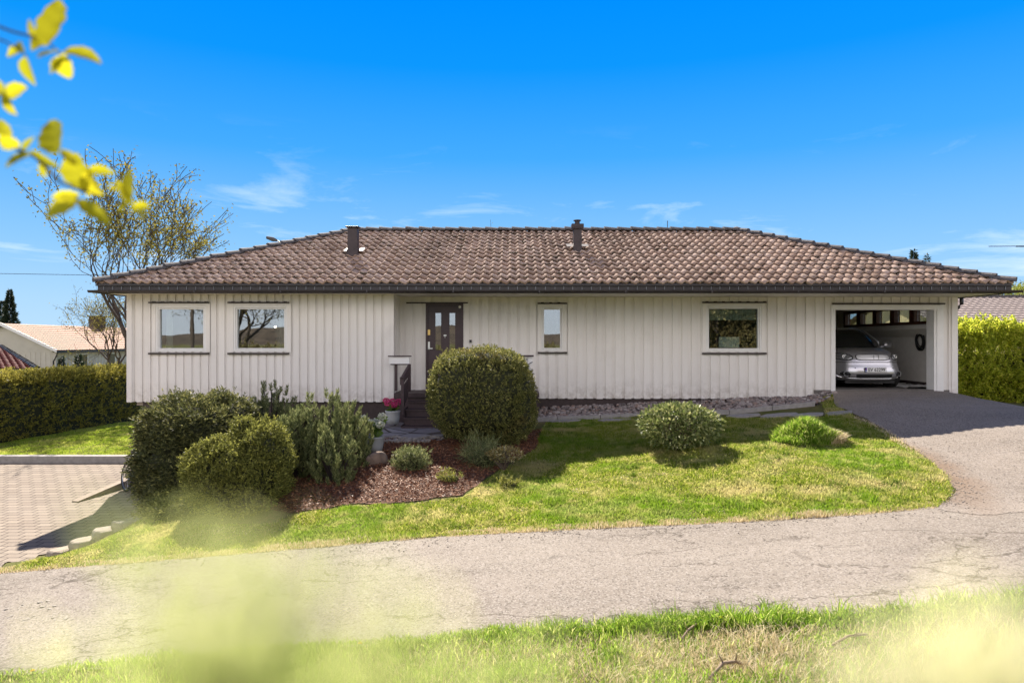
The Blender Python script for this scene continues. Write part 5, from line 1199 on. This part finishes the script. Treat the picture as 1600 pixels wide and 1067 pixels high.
# timber ramp board on the yard
(a0, a1), (b0, b1) = G(122, 786), G(212, 757); za, zb = Tf(a0, a1), Tf(b0, b1)
mb = MB(); d = Vector((b0 - a0, b1 - a1, 0)); n_ = Vector((-d.y, d.x, 0)).normalized() * .16
A0 = Vector((a0, a1, za + .016)); B0 = Vector((b0, b1, zb + .016))
mb.add([A0, A0 + n_, B0 + n_, B0, A0 + Vector((0, 0, .02)), A0 + n_ + Vector((0, 0, .02)), B0 + n_ + Vector((0, 0, .16)), B0 + Vector((0, 0, .16))], [(0, 1, 2, 3), (4, 5, 6, 7), (0, 1, 5, 4), (1, 2, 6, 5), (2, 3, 7, 6), (3, 0, 4, 7)])
tag(mb.build('wooden_ramp', simple('weathered_board', (.30, .235, .18), .85, var=.2, sc=12)), 'weathered wooden ramp wedge lying on the paving by the bicycle', 'ramp')

# ------------------------------------------------------------------ neighbours
def tiled(mb, o, u, v, Lu, run, rise, sp, rows):
    o, u, v = Vector(o), Vector(u), Vector(v); dt = run / rows; K = int(Lu / sp) * 2
    for i in range(rows):
        vs = []
        for (t, h) in ((i * dt, .045), ((i + 1) * dt, .012), (i * dt, .005)):
            for k in range(K + 1):
                w = .012 * (1 if k % 2 else -1); p = o + u * (Lu * k / K) + v * t; p.z += t / run * rise + h + w; vs.append(p)
        n = K + 1; mb.add(vs, [(k, k + 1, n + k + 1, n + k) for k in range(K)] + [(2 * n + k, 2 * n + k + 1, k + 1, k) for k in range(K)])
# left neighbour: gable towards the lane, long side facing us
NX, NY0, NY1, HWID = -32.0, 48.0, 66.0, 3.95; ze, zr2 = .55, 2.44; gz = Tf(-34, 50)
nh = empty('neighbour_house', (NX - HWID, 56, gz), 'pale neighbouring house with a salmon tiled gable roof beyond the left hedge', 'house')
mb = MB(); mb.box(NX - 2 * HWID + .5, NX - .5, NY0 + .3, NY1, gz, ze - .02)
mb.add([(NX - 2 * HWID + .5, NY0 + .3, ze - .02), (NX - .5, NY0 + .3, ze - .02), (NX - HWID, NY0 + .3, zr2 - .12)], [(0, 1, 2)])
for k in range(44): yy = NY0 + .4 + k * .4; mb.box(NX - .4995, NX - .475, yy, yy + .22, gz, ze - .05)
for k in range(20): xx = NX - 2 * HWID + .6 + k * .36; mb.box(xx, xx + .2, NY0 + .275, NY0 + .2995, gz, ze - .15)
for k in range(11):
    z = ze - .1 + k * .16; q = (z - ze) / (zr2 - ze); w_ = (HWID - .5) * (1 - max(q, 0)) ; mb.box(NX - HWID - w_, NX - HWID + w_, NY0 + .27, NY0 + .2995, z, z + .14)
mb.build('wall', simple('neighbour_wall', (.55, .52, .44), .6, var=.06, sc=2), nh)
orange = simple('salmon_tile', (.40, .22, .14), .8, var=.15, sc=3)
mb = MB(); tiled(mb, (NX, NY0, ze), (0, 1, 0), (-1, 0, 0), NY1 - NY0, HWID, zr2 - ze, .3, 13); tiled(mb, (NX - 2 * HWID, NY0, ze), (0, 1, 0), (1, 0, 0), NY1 - NY0, HWID, zr2 - ze, .3, 13); nr = mb.build('roof', orange, nh)
mb = MB()
for s in (0, 1):
    x0 = NX if s == 0 else NX - 2 * HWID; sgn = -1 if s == 0 else 1
    mb.add([(x0, NY0 - .03, ze - .16), (x0, NY0 - .03, ze + .06), (x0 + sgn * HWID, NY0 - .03, zr2 + .07), (x0 + sgn * HWID, NY0 - .03, zr2 - .16), (x0, NY0, ze - .16), (x0, NY0, ze + .06), (x0 + sgn * HWID, NY0, zr2 + .07), (x0 + sgn * HWID, NY0, zr2 - .16)], [(0, 1, 2, 3), (4, 5, 6, 7), (1, 2, 6, 5), (0, 3, 7, 4)])
mb.build('barge_board', white, nr)
mb = MB(); mb.box(NX - .02, NX + .06, NY0, NY1, ze - .18, ze - .02); mb.tube([(NX, NY0 + .1, ze - .15), (NX - .1, NY0 + .1, ze - .4), (NX - .42, NY0 + .28, ze - .75), (NX - .42, NY0 + .28, gz)], .06, 8); mb.build('gutter', black, nh)
for k, (a, b) in enumerate(((118, 137), (168, 180))):
    # wall plane x = NX - .47; map px to y
    y0 = (NX - .47) * F / (a - 800); y1 = (NX - .47) * F / (b - 800); w = MB(); w.box(NX - .474, NX - .43, y0, y1, -1.6, .30)
    wo_ = w.build('window', white, nh); p = MB(); p.box(NX - .4295, NX - .42, y0 + .12, y1 - .12, -1.5, .18); p.build('pane', cgl if False else simple('dark_pane_%d' % k, (.05, .055, .06), .08, spec=.8), wo_)
mb = MB(); cy_ = (NX - HWID) * F / (152 - 800); cz0 = zr2 - .1; mb.box(NX - HWID - .4, NX - HWID + .4, cy_ - .55, cy_ + .55, cz0, cz0 + .95); mb.box(NX - HWID - .5, NX - HWID + .5, cy_ - .65, cy_ + .65, cz0 + .9505, cz0 + 1.05); mb.build('chimney', simple('dark_brick', (.07, .05, .045), .9, var=.3, sc=3), nr)
# red roofed outbuilding in front
oy = 30.0; og = Tf(-24, oy); rx1 = (57 - 800) / F * oy; ob = empty('outbuilding', (rx1 - 6, oy + 6, og), 'low outbuilding with a dark red tiled hip roof at the left edge', 'shed')
vo, fo_ = [], []; ze3 = CZ - (577 - 533.5) / F * oy
slope(vo, fo_, (rx1 - 16, oy, ze3), (1, 0, 0), (0, 1, 0), 16, 6.4, .95, sp=.3, rows=18)
npmesh('roof', vo, fo_, simple('red_tile', (.16, .036, .028), .8, var=.25, sc=3), ob)
mb = MB(); pl_ = [(rx1 - 15.6, oy + .3), (rx1 - .3, oy + .3), (rx1 - 6.4, oy + 6.4), (rx1 - 9.6, oy + 6.4)]; tz = [ze3 - .02, ze3 - .02, ze3 + .90, ze3 + .90]
mb.add([(*p, og) for p in pl_] + [(p[0], p[1], z_) for p, z_ in zip(pl_, tz)], [(0, 1, 2, 3), (4, 5, 6, 7), (0, 1, 5, 4), (1, 2, 6, 5), (2, 3, 7, 6), (3, 0, 4, 7)]); mb.build('wall', simple('dark_wall', (.10, .07, .06), .8), ob)
mb = MB(); mb.box(rx1 - 16, rx1 + .02, oy - .04, oy - .005, ze3 - .12, ze3 + .03); caps(mb, (rx1, oy, ze3 + .05), (rx1 - 6.4, oy + 6.4, ze3 + 1.0)); mb.build('fascia', black, ob)
# right neighbour: long low roof behind the lime hedge
ry = 27.0; zR, zE2 = CZ + 69.5 / F * (ry + 4), CZ + 28 / F * ry; rg = Tf(20, 28)
rh = empty('neighbour_house', (24, ry + 4, rg), 'neighbouring house with a grey brown tiled roof behind the lime hedge', 'house')
mb = MB(); tiled(mb, (16.8, ry, zE2), (1, 0, 0), (0, 1, 0), 17.4, 4.0, zR - zE2, .3, 12); tiled(mb, (34.2, ry + 8, zE2), (-1, 0, 0), (0, -1, 0), 17.4, 4.0, zR - zE2, .3, 12); rr_o = mb.build('roof', simple('grey_brown_tile', (.27, .22, .20), .8, var=.15, sc=3), rh)
mb = MB(); mb.box(16.8, 34.2, ry + 3.9, ry + 4.1, zR + .0, zR + .09); mb.build('ridge_tiles', ridge_m, rr_o)
mb = MB(); mb.box(17.1, 33.8, ry + .6, ry + 7.4, rg, zE2 + .1); mb.add([(17.1, ry + .6, zE2 + .1), (17.1, ry + 7.4, zE2 + .1), (17.1, ry + 4, zR - .1)], [(0, 1, 2)]); mb.build('wall', simple('cream_wall', (.85, .68, .38), .6, var=.05), rh)
mb = MB(); mb.box(16.8, 34.2, ry - .08, ry - .005, zE2 - .12, zE2 + .02); mb.build('gutter', black, rh)

# ------------------------------------------------------------------ trees
bark = simple('bark', (.085, .065, .05), .95, var=.4, sc=5, bump=.6)
def tree(name, base, hgt, trunk_r, label, leafmat, seed, leaves=9000, leafL=.09, spread=.55, depth=5, lean=(0, 0), group=None, leafsp=.35, stems=1, upb=.25, first=.28, nchild=(2, 3)):
    r = random.Random(seed); t = empty(name, base, label, 'tree', group); tr_ = MB(); tips = []
    def grow(p, d, ln, rad, lv):
        pts = [p]; rads = [rad]; n = 4 if lv < depth else 3; q = p.copy(); dd = d.copy()
        for i in range(n):
            dd = (dd + Vector((r.gauss(0, .17), r.gauss(0, .17), r.gauss(0, .10) + upb * .12))).normalized(); q = q + dd * ln / n; pts.append(q.copy()); rads.append(rad * (1 - .42 * (i + 1) / n))
        tr_.tube(pts, [max(q_, .012 * hgt / 11) for q_ in rads], 7 if lv < 2 else (5 if lv < 4 else 3), cap=False)
        if lv >= depth - 2: tips.extend((pts[i], dd) for i in range(1, len(pts)))
        if lv >= depth: return
        for c_ in range(r.randint(*nchild) + (1 if lv in (0, 1) else 0)):
            ax = dd.orthogonal().normalized(); ax.rotate(Matrix.Rotation(r.uniform(0, 6.28), 3, dd)); nd = dd.copy(); nd.rotate(Matrix.Rotation(r.uniform(.25, .25 + spread), 3, ax)); nd.z += upb * .5; nd.normalize()
            s_ = r.uniform(.55, 1.0) if c_ else 1.0; i = max(1, min(len(pts) - 1, round(s_ * (len(pts) - 1))))
            grow(pts[i], nd, ln * r.uniform(.66, .88), rads[i] * r.uniform(.6, .85), lv + 1)
    b = Vector(base)
    for s in range(stems):
        a = 2 * math.pi * s / max(stems, 1) + r.uniform(0, 1); d = Vector((lean[0] + (.11 * math.cos(a) if stems > 1 else 0), lean[1] + (.11 * math.sin(a) if stems > 1 else 0), 1)).normalized()
        grow(b - Vector((0, 0, .2)), d, hgt * first, trunk_r, 0)
    tr_.build('trunk', bark, t)
    if leaves:
        rn = np.random.default_rng(seed); T_ = np.array([tuple(a[0]) for a in tips]); k = rn.integers(0, len(T_), leaves); P = T_[k] + rn.normal(0, leafsp, (leaves, 3)) * .5; D = rn.normal(size=P.shape); V, Fq = leafcloud(P, D, leafL, leafL * .6, rn); npmesh('crown', V, Fq, leafmat, t)
    return t
spring_m = foliage('spring_leaf', [(0, (.16, .14, .025)), (.6, (.27, .24, .05)), (1, (.38, .33, .09))], .4, rough=.9, spec=.0)
Y = 30.0
tree('birch_tree', (xc(232, Y), Y, Tf(xc(232, Y), Y)), 12.5, .22, 'half bare spring tree with thin yellow green leaves behind the left end of the house', spring_m, 35, leaves=6500, leafL=.13, spread=.27, depth=6, stems=3, leafsp=.3, first=.255, nchild=(2, 2))
Y = 46.0
tree('bare_tree', (xc(335, Y), Y, Tf(xc(335, Y), Y)), 10.5, .10, 'thin bare tree just showing above the left roof slope', spring_m, 5, leaves=500, leafL=.1, spread=.4, depth=6, first=.27)
Y = 40.0
tree('bare_tree', (xc(752, Y), Y, Tf(xc(752, Y), Y)), 9.0, .10, 'bare treetop barely showing above the middle of the ridge', spring_m, 8, leaves=500, leafL=.1, spread=.35, depth=5, first=.34)
Y = 38.0
tree('bare_tree', (xc(185, 45), 45, Tf(xc(185, 45), 45)), 7.4, .14, 'small leafy tree beside the left neighbour chimney', spring_m, 18, leaves=3500, leafL=.1, spread=.6, depth=5, first=.3, stems=2)
con_m = foliage('conifer_needle', [(0, (.015, .028, .016)), (.6, (.035, .055, .03)), (1, (.08, .10, .05))], .2)
def conifer(px, pytop, Y, hgt, w, label, seed, n=9000, L=.3):
    x = xc(px, Y); zt_ = zc(pytop, Y); zb = zt_ - hgt; r = np.random.default_rng(seed); t = empty('spruce_tree', (x, Y, Tf(x, Y)), label, 'tree')
    mb = MB(); mb.tube([(x, Y, Tf(x, Y) - .2), (x, Y, zt_)], [max(.05, w * .07), .01], 7); mb.build('trunk', bark, t)
    q = r.random(n) ** .7; a = r.uniform(0, 6.28, n); lay = .75 + .25 * np.sin(q * hgt / w * 14 + 2 * np.sin(a * 3)); rad = w * q * lay * r.random(n) ** .4 + .02
    P = np.stack([x + rad * np.cos(a), Y + rad * np.sin(a), zt_ - q * hgt - rad * .25], 1); D = np.stack([np.cos(a), np.sin(a), .1 + r.normal(0, .35, n)], 1); V, Fq = leafcloud(P, D, L, L * .35, r); npmesh('crown', V, Fq, con_m, t)
conifer(15, 452, 75, 8, 1.9, 'tall dark spruce beyond the left neighbour roof', 1, 12000, .28)
conifer(3, 470, 80, 7, 2.2, 'lower dark conifer at the left edge beside the tall spruce', 2, 9000, .28)
conifer(96, 557, 34, 2.6, .55, 'small young spruce in front of the left neighbour wall, the left one', 3, 2500, .14)
conifer(123, 553, 34, 2.8, .8, 'wider young spruce in front of the left neighbour window', 4, 3000, .16)
conifer(1428, 391, 55, 9, .9, 'pointed spruce top above the right hip of the roof', 5, 5000, .35)
conifer(1449, 396, 55, 9, .55, 'thin spruce top right of the pointed one above the roof', 6, 2500, .3)
far_m = foliage('far_leaf', [(0, (.16, .20, .03)), (.6, (.30, .33, .06)), (1, (.45, .44, .12))], .4)
def round_tree(px, pytop, Y, w, h, label, seed, n=7000, L=.3, mat=far_m, name='leafy_tree'):
    x = xc(px, Y); zt_ = zc(pytop, Y); r = np.random.default_rng(seed); t = empty(name, (x, Y, Tf(x, Y)), label, 'tree')
    mb = MB(); mb.tube([(x, Y, Tf(x, Y) - .3), (x, Y, zt_ - h)], [.25, .15], 7)
    for k in range(7):
        a = k * .9; mb.tube([(x, Y, zt_ - h * 1.1), (x + .6 * w * math.cos(a), Y + .6 * w * math.sin(a), zt_ - h * .4)], [.1, .03], 5)
    mb.build('trunk', bark, t)
    cl_ = r.normal(0, .42, (26, 3)) * np.array([w, w, h * .45]); k = r.integers(0, 26, n); P = np.array([x, Y, zt_ - h * .5]) + cl_[k] + r.normal(0, .2, (n, 3)) * w * .6; P[:, 2] = np.minimum(P[:, 2], zt_ + r.normal(0, .05 * h, n)); V, Fq = leafcloud(P, r.normal(size=P.shape), L, L * .6, r); npmesh('crown', V, Fq, mat, t)
round_tree(1570, 452, 70, 4, 5, 'pale green treetop behind the right neighbour roof, left of the edge one', 1)
round_tree(1612, 446, 74, 5, 5, 'pale green treetop behind the right neighbour roof at the picture edge', 2)
round_tree(1520, 462, 78, 4, 4, 'pale green treetop just above the right neighbour roof beside the eave', 3)

# street lamp behind the roof, overhead wires
Y = 34; t = empty('street_lamp', (xc(446, Y), Y, Tf(xc(446, Y), Y)), 'grey street lamp head showing above the left roof slope', 'street lamp')
mb = MB(); bx = xc(446, Y); mb.tube([(bx, Y, Tf(bx, Y) - .3), (bx, Y, zc(392, Y)), (xc(440, Y), Y, zc(380, Y)), (xc(432, Y), Y, zc(375.5, Y))], [.08, .06, .035, .03], 8); mb.build('pole', strap_m, t, smooth=True)
mb = MB(); a, b = Vector(P3(433, 376, Y)), Vector(P3(416.5, 371, Y)); mb.tube([a, a.lerp(b, .4), b], [.05, .11, .07], 8); mb.build('lamp_head', simple('lamp_grey', (.10, .10, .11), .95), t, smooth=True)
wirem = simple('wire_black', (.02, .02, .02), .6)
mb = MB(); mb.tube([(-60, 52, zc(424, 52)), (xc(0, 52), 52, zc(427.5, 52)), (xc(150, 52), 52, zc(430, 52)), (xc(700, 52), 52, zc(440, 52))], .018, 4); tag(mb.build('overhead_wire', wirem), 'thin overhead wire crossing the sky at the left', 'wire')
mb = MB(); mb.tube([(xc(1545, 60), 60, zc(385, 60)), (xc(1700, 60), 60, zc(384, 60))], .03, 4); mb.tube([(xc(1588, 60), 60, zc(385, 60)), (xc(1600, 60), 60, zc(385, 60))], .06, 5); tag(mb.build('overhead_wire', wirem), 'short piece of overhead wire in the sky at the right edge', 'wire')

# ------------------------------------------------------------------ what the windows mirror (behind the camera)
hillm = simple('wooded_hill', (.075, .055, .035), .95, var=.7, sc=.25)
mb = MB(); vs = []; n = 90
for i in range(n + 1):
    a = math.pi + math.pi * i / n; x, y = 420 * math.cos(a), 420 * math.sin(a) + 40
    h = 8 + 2 * math.sin(i * .35) + 1.5 * math.sin(i * .9 + 1) + random.uniform(-.8, .8); vs += [(x * .8, y * .8, -9), (x, y, h)]
mb.add(vs, [(2 * i, 2 * i + 2, 2 * i + 3, 2 * i + 1) for i in range(n)]); tag(mb.build('hills', hillm), 'low wooded hills', kind='structure')
brown_m = foliage('budding_leaf', [(0, (.12, .09, .04)), (.6, (.20, .16, .06)), (1, (.28, .26, .10))], .3)
tree('bare_tree', (-22, -24, Tf(-22, -24)), 10, .22, 'large half bare tree mirrored in the second window from the left', brown_m, 91, leaves=7000, leafL=.16, depth=5, stems=3)
for k, (x, y, h) in enumerate(((12.5, -8, 8.5), (15.5, -11, 9))):
    tree('roadside_tree', (x, y, Tf(x, y)), h, .2, ['dense budding tree mirrored in the right window', 'taller budding tree behind the camera to the right'][k], brown_m, 92 + k, leaves=45000, leafL=.2, depth=5, stems=4, leafsp=.9)
tree('roadside_tree', (2.4, -9, Tf(2.4, -9)), 8, .3, 'gnarled bare tree mirrored in the narrow window', brown_m, 95, leaves=1500, leafL=.12, depth=5)
hedge('overgrown_hedge', (7.5, -8), (24, -8), 2.2, lambda t: 4.3 + .5 * np.sin(t * 23), brown_m, 'tall overgrown hedge behind the camera, mirrored in the right window', 110000, 98, .13, .07, 1)
hedge('brushwood_hedge', (-40, -15), (24, -15), 1.6, lambda t: .6 + .25 * np.sin(t * 40), brown_m, 'brown budding hedge behind the camera, mirrored in the windows', 50000, 97, .14, .07, 1)
t = empty('utility_pole', (-21.8, -15, Tf(-21.8, -15)), 'wooden utility pole mirrored in the leftmost window', 'pole'); mb = MB(); mb.tube([(-21.8, -15, Tf(-21.8, -15) - .3), (-21.8, -15, 9)], [.13, .10], 10); mb.build('pole', bark, t); mb = MB(); mb.box(-22.7, -20.9, -15.05, -14.95, 8.2, 8.32); mb.build('crossbar', bark, t)
mb = MB(); mb.tube([(-21.8, -15, 8.3), (-5, -19, 6.6), (22, -26, 7.5)], .03, 4); tag(mb.build('overhead_wire', wirem), 'overhead wire from the wooden pole mirrored in the windows', 'wire')

# ------------------------------------------------------------------ verge details: twigs, dandelions
tw_m = simple('dry_twig', (.26, .19, .13), .9, var=.3, sc=20)
def twig(pts, rad, label, name='fallen_twig'):
    q = [(*G(a, b), 0) for a, b in pts]; q = [(x, y, Tf(x, y) + .02 + .05 * math.sin(i * 1.3)) for i, (x, y, _) in enumerate(q)]; mb = MB(); mb.tube(q, rad, 6)
    for i in range(1, len(q) - 1):
        p = Vector(q[i]); mb.tube([p, p + Vector((random.uniform(-.1, .15), random.uniform(-.05, .05), random.uniform(.02, .09)))], [rad * .6, rad * .2], 5)
    tag(mb.build(name, tw_m, smooth=True), label, 'twig')
twig([(1108, 1066), (1130, 1052), (1150, 1044), (1180, 1040), (1205, 1036)], .012, 'curved dry twig lying lowest in the verge grass')
twig([(1300, 1012), (1325, 1008), (1355, 1000)], .009, 'straight pale twig in the verge grass at the right')
twig([(1060, 1010), (1075, 998), (1088, 984)], .008, 'short grey twig in the verge grass at the left')
def dandelion(px, py, label, dz=.04):
    x, y = G(px, py); z = Tf(x, y); t = empty('dandelion', (x, y, z), label, 'flower'); mb = MB(); mb.tube([(x, y, z), (x, y + .005, z + dz)], .003, 5); mb.build('stem', simple('stem_%d' % px, (.2, .3, .06), .7), t)
    rn = np.random.default_rng(px); d = sphere_dirs(90, rn); d[:, 2] = np.abs(d[:, 2]) * .5; P = np.tile([x, y + .005, z + dz], (90, 1)); V, Fq = leafcloud(P, d, .017, .006, rn); npmesh('petals', V, Fq, dand_m, t)
dand_m = foliage('dandelion_petal', [(0, (.75, .50, .01)), (1, (.85, .66, .03))], .3)
dandelion(1127, 978, 'yellow dandelion in the verge grass right of the centre', .07); dandelion(562, 1013, 'yellow dandelion by the lane edge left of the centre', .04); dandelion(50, 1058, 'yellow dandelion in the lower left corner of the verge', .05)
# loose stones on the lane at the left
rs = random.Random(6); k = 0
rm = MB(); rock(rm, (0, 0, 0), .05, .035, .015, 77); ls = rm.build('loose_stone', simple('pale_grit', (.27, .24, .21), .9, var=.2, sc=9)); tag(ls, 'small pale loose stone on the broken lane surface at the left', 'stone', 'loose stones on the lane')
for k in range(14):
    x, y = G(rs.uniform(5, 105), rs.uniform(940, 972)); o = ls if k == 0 else ls.copy()
    if k: col.objects.link(o)
    s_ = rs.uniform(.3, .8); o.location = (x, y, Tf(x, y) + .014); o.scale = (s_, s_, s_ * .5); o.rotation_euler = (rs.uniform(-.2, .2), rs.uniform(-.2, .2), rs.uniform(0, 6))

# ------------------------------------------------------------------ foreground foliage close to the lens
near_m = foliage('backlit_leaf', [(0, (.30, .30, .012)), (.6, (.46, .43, .015)), (1, (.58, .52, .02))], .6)
near2_m = foliage('backlit_leaf_green', [(0, (.32, .40, .11)), (.5, (.52, .58, .20)), (1, (.72, .72, .34))], .75)
def big_leaf(mb, base, d, L, W, nrm, curl=.25, mi=0):
    base = Vector(base); d = Vector(d).normalized(); nrm = Vector(nrm).normalized(); s = d.cross(nrm).normalized(); nrm = s.cross(d); vs = []; n = 12
    for i in range(n + 1):
        t = i / n; w = W * (math.sin(math.pi * t ** .8) ** .75) if 0 < t < 1 else .0006
        c_ = base + d * L * t + nrm * curl * L * (t * t * .6) + s * W * .14 * math.sin(t * 4 + L * 900)
        for q in (-1, -.5, 0, .5, 1): vs.append(c_ + s * q * w / 2 * (1 + .10 * math.sin(i * 2.1 + q * 3 + L * 700)) + nrm * (abs(q) * w * .25 + W * .02 * math.sin(i * 1.7 + q * 2)))
    mb.add(vs, [(i * 5 + k, i * 5 + k + 1, i * 5 + 6 + k, i * 5 + 5 + k) for i in range(n) for k in range(4)], mi)
def V3(px, py, d): return Vector(((px - 800) / F * d, d, CZ + (533.5 - py) / F * d))
D0 = .85; t = empty('leafy_branch', V3(-40, 60, D0), 'blurred branch tip with yellow green leaves high in the upper left corner', 'branch'); rl_ = random.Random(12)
up_ = [(78, 74, 86, 4, 34), (60, 62, 37, 28, 10), (62, 60, 50, 78, 16), (100, 80, 145, 88, 24), (100, 84, 104, 122, 26), (92, 80, 60, 90, 16), (100, 95, 78, 112, 14), (40, 82, 17, 62, 12), (34, 78, 14, 88, 14), (40, 88, 54, 130, 20)]
lo_ = [(4, 146, 42, 140, 20), (2, 148, 27, 178, 14), (-10, 140, 14, 150, 26), (14, 226, 0, 186, 20), (30, 230, 0, 212, 20), (34, 232, 48, 218, 9), (50, 240, 12, 262, 16), (46, 236, 84, 262, 13), (60, 256, 74, 276, 10), (96, 238, 74, 196, 36), (118, 260, 96, 232, 14), (128, 300, 128, 246, 40), (138, 266, 181, 270, 14), (130, 270, 158, 300, 30), (124, 302, 84, 312, 15), (122, 306, 84, 344, 34), (126, 310, 174, 362, 20), (204, 316, 200, 262, 22), (210, 318, 190, 290, 16), (206, 322, 234, 326, 15), (200, 320, 184, 328, 14), (170, 288, 178, 298, 9), (226, 318, 224, 340, 12)]
def lay(lst, dep, t, sd):
    mb = MB(); r_ = random.Random(sd)
    for (a, b, c_, d, w) in lst:
        p, q = V3(a, b, dep + r_.uniform(-.02, .02)), V3(c_, d, dep + r_.uniform(-.03, .03)); big_leaf(mb, p, q - p, (q - p).length * 1.08, w * dep / F * 1.15, (r_.uniform(-.5, .5), -1, r_.uniform(-.5, .6)), curl=r_.uniform(-.3, .3))
    mb.build('leaves', near_m, t, smooth=True)
lay(up_, D0, t, 1); mb = MB(); mb.tube([V3(-60, 20, D0), V3(20, 50, D0), V3(70, 62, D0), V3(100, 90, D0)], [.002, .0016, .0013, .0008], 6); mb.tube([V3(-60, 40, D0), V3(10, 66, D0), V3(42, 88, D0)], [.0016, .0013, .0008], 6); mb.build('twig', bark, t)
t = empty('leafy_branch', V3(-60, 190, D0), 'blurred leafy branch reaching in from the left edge in front of the half bare tree', 'branch')
lay(lo_, D0, t, 2); mb = MB(); mb.tube([V3(-60, 190, D0), V3(10, 226, D0), V3(55, 245, D0), V3(95, 286, D0), V3(130, 298, D0), V3(170, 312, D0), V3(216, 322, D0)], [.0026, .0022, .002, .0018, .0016, .0013, .0008], 6); mb.tube([V3(-60, 150, D0), V3(0, 148, D0)], .0015, 6); mb.build('twig', bark, t)
# out-of-focus sprays right under the lens
near3_m = foliage('backlit_leaf_pale', [(0, (.70, .70, .38)), (1, (.86, .80, .52))], .75)
def spray(c, n, dep, sx, sy, label, seed, sz=.012, lm=None):
    r_ = random.Random(seed); t = empty('foreground_sprig', V3(c[0], c[1] + 300, dep), label, 'plant'); mb = MB(); st_ = MB()
    root = V3(c[0], c[1] + 330, dep)
    for k in range(n):
        a, b = r_.gauss(0, 1), r_.gauss(0, 1); px, py = c[0] + sx * a, c[1] + sy * b + abs(a) * sy * .5; d = dep * r_.uniform(.85, 1.3); p = V3(px, py, d); dr = Vector((r_.gauss(0, .5), r_.gauss(0, .4), r_.uniform(.2, 1)))
        big_leaf(mb, p, dr, sz * r_.uniform(.7, 1.3), sz * .45 * r_.uniform(.7, 1.2), (r_.gauss(0, .6), -1, r_.gauss(0, .6)))
        if k % 4 == 0: st_.tube([root, root.lerp(p, .6) + Vector((0, 0, -.005)), p], [.0006, .0005, .0003], 4)
    mb.build('leaves', lm or near2_m, t, smooth=True); st_.build('twig', simple('green_twig_%d' % seed, (.2, .22, .06), .8), t)
spray((350, 985), 120, .072, 150, 85, 'strongly blurred green sprig close to the lens at the lower left', 1, .0042)
spray((520, 1066), 80, .072, 200, 30, 'strongly blurred low green sprig near the bottom edge left of the centre', 2, .0042)
spray((1560, 1045), 130, .07, 130, 50, 'strongly blurred yellow sprig close to the lens at the lower right corner', 3, .0044, near3_m)
